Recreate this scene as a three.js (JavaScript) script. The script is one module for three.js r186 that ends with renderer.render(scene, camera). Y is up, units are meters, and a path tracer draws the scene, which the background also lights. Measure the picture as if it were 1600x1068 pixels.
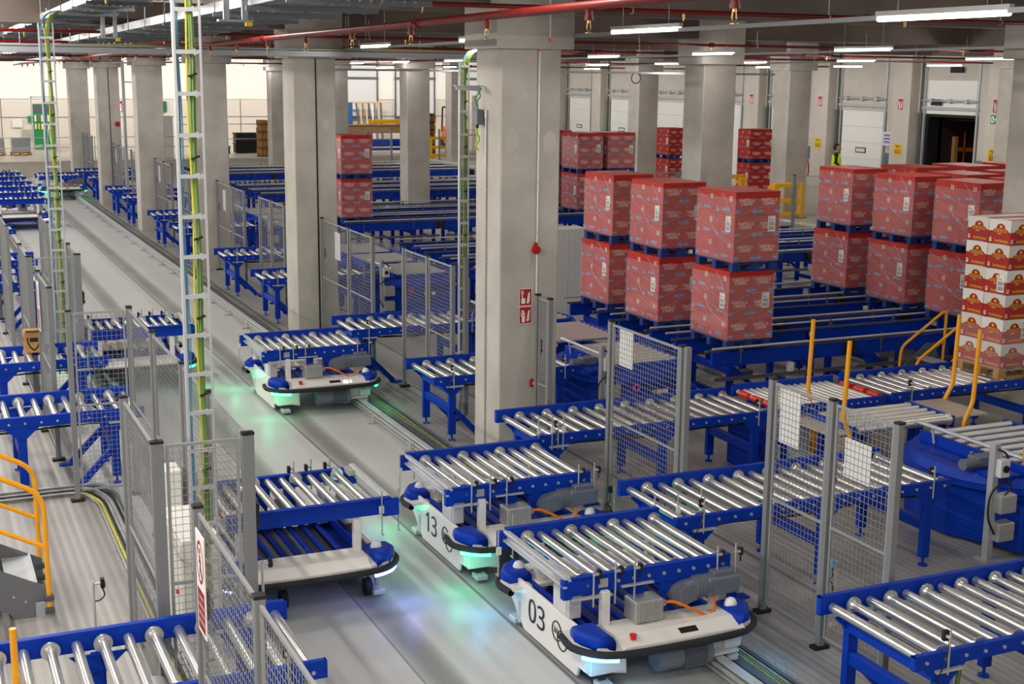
import * as THREE from 'three';
import { mergeGeometries, mergeVertices } from 'three/addons/utils/BufferGeometryUtils.js';
import { RoundedBoxGeometry } from 'three/addons/geometries/RoundedBoxGeometry.js';
import { FontLoader } from 'three/addons/loaders/FontLoader.js';
import { TextGeometry } from 'three/addons/geometries/TextGeometry.js';
import { MarchingCubes } from 'three/addons/objects/MarchingCubes.js';
import { ImprovedNoise } from 'three/addons/math/ImprovedNoise.js';
import { RectAreaLightUniformsLib } from 'three/addons/lights/RectAreaLightUniformsLib.js';

// ---------------------------------------------------------------- camera, sky, lamps, exposure
// world: x to the right across the aisle, y up, distance down the aisle is -z
const scene = new THREE.Scene();
const renderer = new THREE.WebGLRenderer({ antialias: true });
renderer.toneMapping = THREE.LinearToneMapping;
renderer.toneMappingExposure = 0.66;
renderer.shadowMap.enabled = true;
RectAreaLightUniformsLib.init();
scene.background = new THREE.Color(0x000000);

const FOCAL = 2081.9455, PITCH = 0.198177499, YAW = 0.425236403, ROLL = 0.0105336414;
const camera = new THREE.PerspectiveCamera(2 * Math.atan(534 / FOCAL) * 180 / Math.PI, 1600 / 1068, 0.1, 200);
{
  const cy = Math.cos(YAW), sy = Math.sin(YAW), cp = Math.cos(PITCH), sp = Math.sin(PITCH);
  const fwd = new THREE.Vector3(sy * cp, -sp, -cy * cp), right = new THREE.Vector3(cy, 0, sy);
  const up = new THREE.Vector3().crossVectors(right, fwd);
  const cr = Math.cos(ROLL), sr = Math.sin(ROLL);
  const r2 = right.clone().multiplyScalar(cr).addScaledVector(up, sr), u2 = up.clone().multiplyScalar(cr).addScaledVector(right, -sr);
  const m = new THREE.Matrix4().makeBasis(r2, u2, fwd.clone().negate());
  camera.quaternion.setFromRotationMatrix(m);
  camera.position.set(0, 4.9, 0);
}
scene.add(camera);

const LAMP = { power: 120, glow: 14, color: 0xfffaf3 };              // ceiling strip lamps
const LAMP_LINES = [-6.8, 0.4, 4.05, 7.45, 14.8, 22, 29];        // x of each lamp line
const CART_LIGHT = 0.24;                                                    // the carts' corner lights

// ---------------------------------------------------------------- helpers
let seed = 7;
const rnd = () => { seed = (seed * 1664525 + 1013904223) >>> 0; return seed / 4294967296; };
const rr = (a, b) => a + (b - a) * rnd();
const memo = new Map();
const once = (k, f) => { if (!memo.has(k)) memo.set(k, f()); return memo.get(k); };
const V3 = (x, y, z) => new THREE.Vector3(x, y, z);
const used = new Map();
function numbered(n) { const k = used.get(n) || 0; used.set(n, k + 1); return k ? n + '_' + String(k).padStart(3, '0') : n; }
const place = (g, x = 0, y = 0, z = 0, rx = 0, ry = 0, rz = 0) => {
  if (rx) g.rotateX(rx); if (ry) g.rotateY(ry); if (rz) g.rotateZ(rz); g.translate(x, y, z); return g;
};
const bx = (w, h, d, x = 0, y = 0, z = 0, rx = 0, ry = 0, rz = 0) => place(new THREE.BoxGeometry(w, h, d), x, y, z, rx, ry, rz);
const rb = (w, h, d, r, x = 0, y = 0, z = 0, rx = 0, ry = 0, rz = 0) => place(new RoundedBoxGeometry(w, h, d, 1, r), x, y, z, rx, ry, rz);
function cyl(r, len, axis, x = 0, y = 0, z = 0, seg = 12, r2 = r) {
  const g = new THREE.CylinderGeometry(r2, r, len, seg);
  if (axis === 'x') g.rotateZ(-Math.PI / 2); else if (axis === 'z') g.rotateX(Math.PI / 2);
  return g.translate(x, y, z);
}
function rod(a, b, r, seg = 6) {
  const A = V3(...a), B2 = V3(...b), d = B2.clone().sub(A), g = new THREE.CylinderGeometry(r, r, d.length(), seg);
  g.applyQuaternion(new THREE.Quaternion().setFromUnitVectors(V3(0, 1, 0), d.clone().normalize()));
  return g.translate((A.x + B2.x) / 2, (A.y + B2.y) / 2, (A.z + B2.z) / 2);
}
function bar(a, b, w, h) {                                             // rectangular bar from a to b
  const A = V3(...a), B2 = V3(...b), d = B2.clone().sub(A), g = new THREE.BoxGeometry(w, h, d.length());
  const m = new THREE.Matrix4().lookAt(V3(0, 0, 0), d, V3(0, 1, 0)); g.applyMatrix4(m);
  return g.translate((A.x + B2.x) / 2, (A.y + B2.y) / 2, (A.z + B2.z) / 2);
}
function tube(pts, r, rad = 8, smooth = 0.5, n = 0) {
  const c = new THREE.CatmullRomCurve3(pts.map((p) => V3(...p)), false, 'catmullrom', smooth);
  return new THREE.TubeGeometry(c, n || pts.length * 6, r, rad, false);
}
function bent(pts, r, bend, rad = 8, closed = false) {                    // straight runs joined by round bends
  const P = pts.map((p) => V3(...p)), path = new THREE.CurvePath(); let prev = P[0];
  for (let i = 1; i < P.length - 1; i++) {
    const a = P[i].clone().sub(P[i - 1]), b = P[i + 1].clone().sub(P[i]);
    const k = Math.min(bend, a.length() * 0.49, b.length() * 0.49);
    const p1 = P[i].clone().addScaledVector(a.normalize(), -k), p2 = P[i].clone().addScaledVector(b.normalize(), k);
    path.add(new THREE.LineCurve3(prev, p1)); path.add(new THREE.QuadraticBezierCurve3(p1, P[i], p2)); prev = p2;
  }
  path.add(new THREE.LineCurve3(prev, P[P.length - 1]));
  const list = []; for (const c of path.curves) { const n = c.isLineCurve3 ? 1 : 5; for (let i = list.length ? 1 : 0; i <= n; i++) list.push(c.getPoint(i / n)); }
  return sweep(list, r, rad);
}
function sweep(list, r, rad = 8) {                                       // round tube through exact points
  const pos = [], idx = [], t = V3(), n = V3(), b = V3(); let ref = V3(0, 1, 0);
  const first = list[1].clone().sub(list[0]).normalize(); if (Math.abs(first.y) > 0.9) ref = V3(1, 0, 0);
  n.crossVectors(ref, first).normalize();
  list.forEach((p, i) => {
    t.copy(list[Math.min(i + 1, list.length - 1)]).sub(list[Math.max(i - 1, 0)]).normalize();
    n.addScaledVector(t, -n.dot(t)).normalize(); b.crossVectors(t, n);
    for (let k = 0; k < rad; k++) { const a = k / rad * Math.PI * 2; const q = p.clone().addScaledVector(n, Math.cos(a) * r).addScaledVector(b, Math.sin(a) * r); pos.push(q.x, q.y, q.z); }
  });
  for (let i = 0; i < list.length - 1; i++) for (let k = 0; k < rad; k++) { const a = i * rad + k, c = i * rad + (k + 1) % rad; idx.push(a, c, a + rad, c, c + rad, a + rad); }
  for (const [s, f] of [[0, 1], [(list.length - 1) * rad, 0]]) for (let k = 1; k < rad - 1; k++) f ? idx.push(s, s + k + 1, s + k) : idx.push(s, s + k, s + k + 1);
  const g = new THREE.BufferGeometry(); g.setAttribute('position', new THREE.Float32BufferAttribute(pos, 3)); g.setIndex(idx);
  g.computeVertexNormals(); g.setAttribute('uv', new THREE.Float32BufferAttribute(new Float32Array(pos.length / 3 * 2), 2)); return g;
}
function prism(pts, depth, bevel = 0) {                                  // outline in x,y; thickness along z from 0 to depth
  const s = new THREE.Shape(pts.map((p) => new THREE.Vector2(p[0], p[1])));
  return new THREE.ExtrudeGeometry(s, { depth, bevelEnabled: bevel > 0, bevelSize: bevel, bevelThickness: bevel, bevelSegments: 1, curveSegments: 8 });
}
function triplanar(g) {                                                  // uv in metres
  const p = g.attributes.position, n = g.attributes.normal, uv = new Float32Array(p.count * 2);
  for (let i = 0; i < p.count; i++) {
    const ax = Math.abs(n.getX(i)), ay = Math.abs(n.getY(i)), az = Math.abs(n.getZ(i));
    if (ay > ax && ay > az) { uv[2 * i] = p.getX(i); uv[2 * i + 1] = p.getZ(i); }
    else if (ax > az) { uv[2 * i] = p.getZ(i); uv[2 * i + 1] = p.getY(i); }
    else { uv[2 * i] = p.getX(i); uv[2 * i + 1] = p.getY(i); }
  }
  g.setAttribute('uv', new THREE.BufferAttribute(uv, 2)); return g;
}
function mg(list, keepUV = false) {
  if (!Array.isArray(list)) list = [list];
  const L = list.map((g) => {
    const h = g.index ? g.toNonIndexed() : g;
    for (const k of Object.keys(h.attributes)) if (!['position', 'normal', 'uv'].includes(k)) h.deleteAttribute(k);
    return h;
  });
  const m = L.length > 1 ? mergeGeometries(L) : L[0];
  return keepUV ? m : triplanar(m);
}
function put(name, geo, mat, parent) {
  const m = new THREE.Mesh(Array.isArray(geo) ? mg(geo) : geo, mat);
  m.castShadow = true; m.receiveShadow = true; m.name = parent === scene ? numbered(name) : name; parent.add(m); return m;
}
function thing(name, label, category, [x, y, d] = [0, 0, 0], turn = 0, group) {
  const o = new THREE.Group(); o.name = numbered(name); o.position.set(x, y, -d); o.rotation.y = turn;
  o.userData = { label, category }; if (group) o.userData.group = group; scene.add(o); return o;
}
function single(name, label, category, geo, mat, [x, y, d] = [0, 0, 0], turn = 0, group) {
  const m = put(name, geo, mat, scene); m.position.set(x, y, -d); m.rotation.y = turn;
  m.userData = { label, category }; if (group) m.userData.group = group; return m;
}
function copy(o, label, [x, y, d], turn, group) {
  const c = o.clone(); c.name = numbered(o.name.replace(/_\d{3}$/, '')); c.position.set(x, y, -d); if (turn !== undefined) c.rotation.y = turn;
  c.userData = { ...o.userData, label }; if (group) c.userData.group = group; scene.add(c); return c;
}
function struct(name, geo, mat, parent = scene) { const m = put(name, geo, mat, parent); if (parent === scene) m.userData.kind = 'structure'; return m; }
function stuffPart(m) { m.userData.kind = 'stuff'; return m; }
const ORD = ['first', 'second', 'third', 'fourth', 'fifth', 'sixth', 'seventh', 'eighth', 'ninth', 'tenth', 'eleventh', 'twelfth', 'thirteenth', 'fourteenth', 'fifteenth', 'sixteenth', 'seventeenth', 'eighteenth', 'nineteenth', 'twentieth'];

// ---------------------------------------------------------------- textures
const noise = new ImprovedNoise();
const fbm = (x, y, o = 4, s = 0) => { let v = 0, a = 0.5; for (let i = 0; i < o; i++) { v += a * noise.noise(x, y, s + i * 7.3); x *= 2.03; y *= 2.03; a *= 0.5; } return v; };
function dataTex(w, h, f, srgb = true) {
  const d = new Uint8Array(w * h * 4);
  for (let j = 0; j < h; j++) for (let i = 0; i < w; i++) { const c = f(i, j), k = (j * w + i) * 4; d[k] = c[0]; d[k + 1] = c[1]; d[k + 2] = c[2]; d[k + 3] = 255; }
  const t = new THREE.DataTexture(d, w, h); t.wrapS = t.wrapT = THREE.RepeatWrapping; t.magFilter = THREE.LinearFilter; t.minFilter = THREE.LinearMipmapLinearFilter; t.generateMipmaps = true;
  if (srgb) t.colorSpace = THREE.SRGBColorSpace; t.needsUpdate = true; return t;
}
const cl = (v) => Math.max(0, Math.min(255, v));
function concreteTex(r, g, b, amp, s0) {                                  // covers 4 m
  const N = 512, base = new Float32Array(N * N);
  for (let j = 0; j < N; j++) for (let i = 0; i < N; i++) {
    const u = i / N, v = j / N, w = (x, y) => fbm(x, y, 5, s0);
    const a = w(u * 6, v * 5) * (1 - u) + w((u - 1) * 6, v * 5) * u, b2 = w(u * 6, (v - 1) * 5) * (1 - u) + w((u - 1) * 6, (v - 1) * 5) * u;
    base[j * N + i] = a * (1 - v) + b2 * v;
  }
  const spots = []; for (let k = 0; k < 150; k++) spots.push([rnd() * N, rnd() * N, 0.5 + rnd() * 1.1, rnd() < 0.6 ? -16 : 14]);
  const t = dataTex(N, N, (i, j) => {
    const v = base[j * N + i] * amp + (rnd() - 0.5) * 6;
    return [cl(r + v), cl(g + v * 0.97), cl(b + v * 0.93)];
  });
  const d = t.image.data;
  for (const [x, y, q, dv] of spots) for (let j = -2; j <= 2; j++) for (let i = -2; i <= 2; i++) if (i * i + j * j < q * q * 1.5) {
    const k = ((Math.floor(y + j + N) % N) * N + Math.floor(x + i + N) % N) * 4; for (let c = 0; c < 3; c++) d[k + c] = cl(d[k + c] + dv);
  }
  t.repeat.set(0.25, 0.25); return t;
}
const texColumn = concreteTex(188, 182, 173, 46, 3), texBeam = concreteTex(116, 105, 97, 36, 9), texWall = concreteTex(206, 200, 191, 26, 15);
const bumpTex = dataTex(256, 256, (i, j) => { const v = 128 + 60 * fbm(i / 16, j / 16, 4, 40); return [v, v, v]; }, false); bumpTex.repeat.set(1, 1);

// hall floor, laid out in metres: x from -8 to 24, distance from -2 to 66
const FX0 = -8, FX1 = 24, FD0 = -2, FD1 = 66;
const floorTex = (() => {
  const W = 2048, Hh = 2048, aisle = (x) => x > 1.75 && x < 6.35;
  const strip = new Float32Array(W); for (let i = 0; i < W; i++) strip[i] = (rnd() - 0.5);
  const t = dataTex(W, Hh, (i, j) => {
    const x = FX0 + (i + 0.5) / W * (FX1 - FX0), d = FD0 + (j + 0.5) / Hh * (FD1 - FD0);
    const n = fbm(x * 0.45, d * 0.4, 4, 60) * 13 + fbm(x * 2.4, d * 2.0, 3, 70) * 6 + (rnd() - 0.5) * 3;
    let v = 0, c;
    if (aisle(x)) {
      v = n * 0.7;
      const tr = (c0, w, k) => { const q = Math.abs(x - c0) / w; return q < 1 ? -k * (1 - q * q) * (0.75 + 0.5 * fbm(d * 0.4, c0, 3, 80)) : 0; };
      v += tr(4.89, 0.2, 84) + tr(3.74, 0.19, 78) + tr(4.62, 0.1, 12) + tr(3.3, 0.5, 10) + tr(5.5, 0.4, 8) + tr(2.65, 0.12, 24);
      if (Math.abs(x - 3.57) < 0.012 || Math.abs(x - 4.72) < 0.010) v -= 60;
      c = [202 + v, 202 + v, 200 + v];
    } else {
      const lane = Math.sin(x * 2 * Math.PI / 0.62 + fbm(x * 0.3, d * 0.05, 2, 20) * 2);
      const fine = strip[i] * 14 + ((Math.floor(x / 0.045) & 1) ? 7 : -7);
      v = n + lane * 8 + fine;
      if (Math.abs(x - 0.55) < 0.05 || Math.abs(x - 7.75) < 0.03 || Math.abs(x - 11.9) < 0.03) v -= 38;
      c = [158 + v, 155 + v, 152 + v];
    }
    return [cl(c[0]), cl(c[1]), cl(c[2])];
  });
  t.wrapS = t.wrapT = THREE.ClampToEdgeWrapping; return t;
})();
function canvasTex(w, h, draw) {
  const c = document.createElement('canvas'); c.width = w; c.height = h; const x = c.getContext('2d'); draw(x, w, h);
  const t = new THREE.CanvasTexture(c); t.colorSpace = THREE.SRGBColorSpace; t.anisotropy = 4; return t;
}

// ---------------------------------------------------------------- materials
const std = (color, roughness, metalness = 0, more = {}) => new THREE.MeshStandardMaterial({ color, roughness, metalness, ...more });
const M = {
  blue: new THREE.MeshPhysicalMaterial({ color: 0x0036aa, roughness: 0.48, specularIntensity: 0.45 }),
  navy: new THREE.MeshPhysicalMaterial({ color: 0x002b9c, roughness: 0.5, specularIntensity: 0.4 }),
  zinc: std(0xe2e2de, 0.3, 0.9), zincDull: std(0xc2c3c0, 0.45, 0.5), alu: std(0xced0d2, 0.4, 0.4), galv: std(0xb2b6ba, 0.48, 0.4),
  chrome: std(0xe4e4e0, 0.15, 1), flange: std(0xc6cbc4, 0.32, 0.9), whiteRoller: std(0xe4e2dc, 0.38, 0.55),
  post: std(0x8a8c8d, 0.45, 0.25), wire: std(0x9b9c9c, 0.5, 0.3), frameTube: std(0xa2a3a3, 0.45, 0.3), black: std(0x16171a, 0.55), rubber: std(0x232427, 0.75),
  trayDark: std(0x84888d, 0.5, 0.6), stairGrey: std(0x74757a, 0.5, 0.2), darkGrey: std(0x595b60, 0.5, 0.2), motor: std(0x6d7480, 0.5, 0.15), motorDark: std(0x474b55, 0.5, 0.2), inverter: std(0xb7b8b7, 0.45, 0.5),
  white: new THREE.MeshPhysicalMaterial({ color: 0xeeebe4, roughness: 0.35, clearcoat: 0.3 }), paper: std(0xe2e2e0, 0.75), switchGrey: std(0xd5d6d4, 0.5),
  yellow: new THREE.MeshPhysicalMaterial({ color: 0xffae08, roughness: 0.35, clearcoat: 0.4 }), yellowPaint: std(0xf7bd08, 0.5), cableYellow: std(0xd9cf1d, 0.55), cableGreen: std(0x739350, 0.55), cableDull: std(0x4e8a3a, 0.6), cableLime: std(0xa6cc22, 0.55),
  cableBlue: std(0x6aa8cc, 0.5), cableOrange: std(0xe8760f, 0.5), teal: std(0x1f8f8a, 0.5), red: std(0xb01717, 0.4), redBright: std(0xd2201c, 0.35), pipeRed: std(0x700d08, 0.45, 0.05), brass: std(0xb59a5b, 0.35, 0.9),
  orangeRed: std(0xd8331f, 0.4), lavender: std(0x8f94d6, 0.5), magenta: std(0xd838b0, 0.5),
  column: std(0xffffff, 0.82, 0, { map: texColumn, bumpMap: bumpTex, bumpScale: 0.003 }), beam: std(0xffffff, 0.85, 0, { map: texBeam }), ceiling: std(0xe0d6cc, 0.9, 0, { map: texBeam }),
  patch: std(0xc2bcb1, 0.85), wallBeige: std(0xdcd4c9, 0.8), wallWhite: std(0xf3efe9, 0.75), wallPanel: std(0xd9dbdc, 0.6), wallConcrete: std(0xffffff, 0.85, 0, { map: texWall }), ledgeFloor: std(0xe8e5e0, 0.35, 0, { map: texWall }),
  floor: new THREE.MeshPhysicalMaterial({ map: floorTex, roughness: 0.4, specularIntensity: 0.9 }),
  floorFar: std(0xa7a39d, 0.4, 0, { map: texWall }),
  wood: std(0xb88a4e, 0.8), woodDark: std(0x8d6637, 0.85), woodPale: std(0xd6b487, 0.8), card: std(0xb48a58, 0.85), palletBlue: std(0x14367e, 0.65),
  doorWhite: std(0xf0f1ee, 0.5), tarp: std(0x2a1712, 0.7), dark: std(0x101114, 0.7), screen: std(0x8f93c9, 0.3), hiVis: std(0xd6f20c, 0.6, 0, {}), clothBlack: std(0x1c1d21, 0.85), skin: std(0xc08e72, 0.6), hair: std(0x241b16, 0.8), green: std(0x1e8a4c, 0.5), greenDark: std(0x1f6a49, 0.5), conduitGreen: std(0x6f8078, 0.5, 0.3), barrierYellow: std(0xf6b90a, 0.45), toolOrange: std(0xe86a1a, 0.5), silverWrap: std(0xb9bbc0, 0.25, 0.7),
  lampWhite: new THREE.MeshStandardMaterial({ color: 0xffffff, emissive: LAMP.color, emissiveIntensity: LAMP.glow, roughness: 0.4 }),
  lampBody: std(0xd0d0cc, 0.4, 0.3),
  glowCyan: new THREE.MeshStandardMaterial({ color: 0xffffff, emissive: 0x45c8ff, emissiveIntensity: 9 }),
  glowGreen: new THREE.MeshStandardMaterial({ color: 0xffffff, emissive: 0x12f59a, emissiveIntensity: 9 }),
  glowBlue: new THREE.MeshStandardMaterial({ color: 0xffffff, emissive: 0x7a86ff, emissiveIntensity: 12 }),
  dome: new THREE.MeshPhysicalMaterial({ color: 0xeef1f4, roughness: 0.25, clearcoat: 0.5 }),
  film: new THREE.MeshPhysicalMaterial({ color: 0xffffff, transmission: 0.89, thickness: 0, roughness: 0.05, ior: 1.5 }),
};
const sticker = (tex, rough = 0.6) => new THREE.MeshStandardMaterial({ map: tex, roughness: rough });
const font = await new FontLoader().loadAsync('fonts/droid/droid_sans_regular.typeface.json');
const fontBold = await new FontLoader().loadAsync('fonts/droid/droid_sans_bold.typeface.json');
const textGeo = (s, size, f = font, depth = 0.003) => { const g = new TextGeometry(s, { font: f, size, depth, curveSegments: 5 }); g.computeBoundingBox(); const b = g.boundingBox; g.translate(-(b.min.x + b.max.x) / 2, -(b.min.y + b.max.y) / 2, 0); return g; };

// ---------------------------------------------------------------- the hall
const COLX = [6.93, 15.7, 24.5], COLD = [15.2, 24.6, 33.8, 42.8, 51.9, 61.0];
const drop = (d) => 0.0056 * Math.max(0, d - 15);                         // the ceiling falls very slightly towards the back wall
{
  const W = FX1 - FX0, L = FD1 - FD0, top = new THREE.PlaneGeometry(W, L);
  top.rotateX(-Math.PI / 2); top.translate((FX0 + FX1) / 2, 0, -(FD0 + FD1) / 2);
  const f = new THREE.BoxGeometry(W, 0.3, L); f.translate((FX0 + FX1) / 2, -0.15, -(FD0 + FD1) / 2);
  const uv = f.attributes.uv, p = f.attributes.position;
  for (let i = 0; i < p.count; i++) uv.setXY(i, (p.getX(i) - FX0) / W, (-p.getZ(i) - FD0) / L);
  struct('floor', f, M.floor);
  struct('floor_apron', [bx(70, 0.3, 12, 10, -0.15, 8), bx(14, 0.3, 68, -15, -0.15, -32)], M.floorFar);
  // raised dock floor with its kerb
  struct('floor_dock', [bx(12, 1.05, 68, 29.5, 0.225, -31.9), bx(44, 1.05, 26, 1.5, 0.225, -78.2), bx(24, 1.05, 26, 35.4, 0.225, -78.2)], M.ledgeFloor);
  struct('trim_1', [rb(22.6, 0.07, 0.16, 0.02, -2, 0.742, -65.25), rb(8, 0.07, 0.16, 0.02, 19, 0.742, -65.25), rb(0.16, 0.07, 66, 0.02, 23.52, 0.742, -32)], M.wallConcrete);
  // walls and ceiling
  struct('wall_back', [bx(66, 4.3, 0.4, 12, 1.3, -74.4)], M.wallBeige);
  struct('wall_back_upper', [bx(66, 3.4, 0.5, 12, 5.1, -74.4)], M.wallWhite);
  struct('wall_left', bx(0.4, 7.2, 100, -20, 3.2, -30), M.wallBeige);
  struct('wall_rear', bx(70, 7.2, 0.4, 10, 3.2, 13.5), M.wallBeige);
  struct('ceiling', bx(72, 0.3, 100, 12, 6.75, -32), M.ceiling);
  const wj = []; for (let x = -14; x < 40; x += 6.2) wj.push(bx(0.03, 4.0, 0.02, x, 1.4, -74.19));
  wj.push(bx(66, 0.03, 0.02, 12, 2.45, -74.19));
  struct('trim_2', wj, M.darkGrey);
}
const capGeo = once('cap', () => mg([bx(1.02, 1.6, 1.0, 0, 0.8, 0)]));
const shaftGeo = once('shaft', () => mg([rb(0.8, 7, 0.78, 0.025, 0, 3.2, 0)]));
for (const [i, x] of COLX.entries()) for (const [j, d] of COLD.entries()) {
  const o = new THREE.Group(); o.name = numbered('column'); o.position.set(x, -0.3, -d); o.userData.kind = 'structure'; scene.add(o);
  put('shaft', shaftGeo, M.column, o);
  put('capital', capGeo, M.column, o).position.y = 5.5 - drop(d);
  if (i === 0 && (j === 1 || j === 4)) put('joint_strip', [bx(0.025, 5.2, 0.02, 0.02, 3.0, 0.392)], M.black, o);
  const pl = [];
  for (const [px, py, s] of i + j === 0 ? [[-0.25, 4.42, 1.25], [0.25, 4.4, 1.2], [-0.24, 1.85, 1.1], [-0.2, 4.2, 0.5]] : [[-0.16, (i + j > 1 ? 2.0 : 3.7) + (i + j) % 3 * 0.5, 1], [0.2, (i + j > 1 ? 2.1 : 3.75) + (i + j) % 3 * 0.5, 0.8], [0.1, 0.9, 0.6]]) {
    const sh = new THREE.Shape(); const n = 11; for (let k = 0; k < n; k++) { const a = k / n * 6.283, r = (0.06 + rnd() * 0.035) * s; k ? sh.lineTo(px + Math.cos(a) * r, py + Math.sin(a) * r * 1.5) : sh.moveTo(px + Math.cos(a) * r, py + Math.sin(a) * r * 1.5); }
    pl.push(new THREE.ExtrudeGeometry(sh, { depth: 0.004, bevelEnabled: false }).translate(0, 0, 0.388));
  }
  put('repair_patch', pl, M.patch, o);
}
for (const [j, d] of [6.1, ...COLD].entries()) {                           // beams across the hall, one over each row of columns
  const h = 5.72 - drop(d);
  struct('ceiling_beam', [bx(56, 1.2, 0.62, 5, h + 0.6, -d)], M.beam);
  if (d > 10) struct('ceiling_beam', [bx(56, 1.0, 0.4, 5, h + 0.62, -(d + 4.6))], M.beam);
}

// ---------------------------------------------------------------- ceiling lamps: strips on trunking
const lampRods = (h) => once('lr' + h.toFixed(2), () => mg([cyl(0.004, h, 'y', 0, h / 2 + 0.03, 0.5, 5), cyl(0.004, h, 'y', 0, h / 2 + 0.03, -0.5, 5)]));
const lampGeo = mg([rb(0.06, 0.045, 1.46, 0.014, 0, 0, 0)]), lampBack = mg([bx(0.05, 0.04, 1.5, 0, 0.042, 0)]);
{
  for (const x of LAMP_LINES) {
    const hid = x < 7, n0 = x === 7.45 ? 2 : x === 14.8 ? 2 : 0;               // the hidden lines hang higher, above the trays or out of view
    for (let k = 0; k < 16; k++) {
      const d = (x === 7.45 ? -5.46 : -4.6) + k * 4.62, h = (hid ? 6.0 : 5.38) - drop(d) * 0.9;
      if (x === 4.05 && k % 2 === 0) continue;
      const t = thing('strip_lamp', hid || d < 4 || d > 62 ? 'white strip lamp set high between the ceiling beams' : `white strip lamp on the rail ${x === 7.45 ? 'above the fenced conveyors' : x === 14.8 ? 'above the stacked red boxes' : x === 22 ? 'at the dock floor edge' : 'beside the dock doors'}, ${ORD[k - n0]} one along it`, 'lamp', [x, h, d], 0, hid || d < 4 || d > 62 ? 'lamps high between the beams' : 'white strip lamps');
      put('diffuser', lampGeo, M.lampWhite, t); put('housing', lampBack, M.lampBody, t); put('hanger', lampRods(6.62 - h), M.galv, t);
      for (const q of x < 0 || x > 28 ? [1] : [-1, 1]) {                            // the round diffuser shines down to both sides
        const l = new THREE.RectAreaLight(LAMP.color, LAMP.power * (x < 0 ? 5.2 : x < 1 ? 2.7 : x < 5 ? 1.2 : x > 20 ? 1.2 : 0.45) * (d < 3 && x > 1 && x < 8 ? 1.4 : 1), 0.1, 1.46); l.position.set(x + q * 0.05, h - 0.035, -d);
        l.rotation.set(-Math.PI / 2, 0, 0); l.rotateOnWorldAxis(V3(0, 0, 1), q * 0.8); scene.add(l);
      }
    }
    if (x >= 7 && x < 28) single('lamp_rail', x === 7.45 ? 'long pale lamp rail running down the hall above the fence' : `pale lamp rail running down the hall at the ${x === 14.8 ? 'red box stacks' : x === 22 ? 'dock floor edge' : 'dock wall'}`, 'lamp rail', [bx(0.045, 0.04, 62, 0, 0, 0)], M.galv, [x, 5.44 - 0.15 * (x > 7), 29]).rotation.x = -0.005;
  }
}

for (let k = 0; k < 14; k++) {                                             // row of lamps along the back wall, hidden by the last beam
  const x = -14 + k * 4, t = thing('strip_lamp', 'white strip lamp lighting the back wall from above', 'lamp', [x, 6.0, 69.5], Math.PI / 2, 'lamps along the back wall');
  put('diffuser', lampGeo, M.lampWhite, t); put('housing', lampBack, M.lampBody, t); put('hanger', lampRods(0.62), M.galv, t);
  const l = new THREE.RectAreaLight(LAMP.color, LAMP.power * 3.2, 1.46, 0.12); l.position.set(x, 5.96, -69.52); l.rotation.set(-Math.PI / 2 + 0.75, 0, 0); scene.add(l);
}

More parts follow.
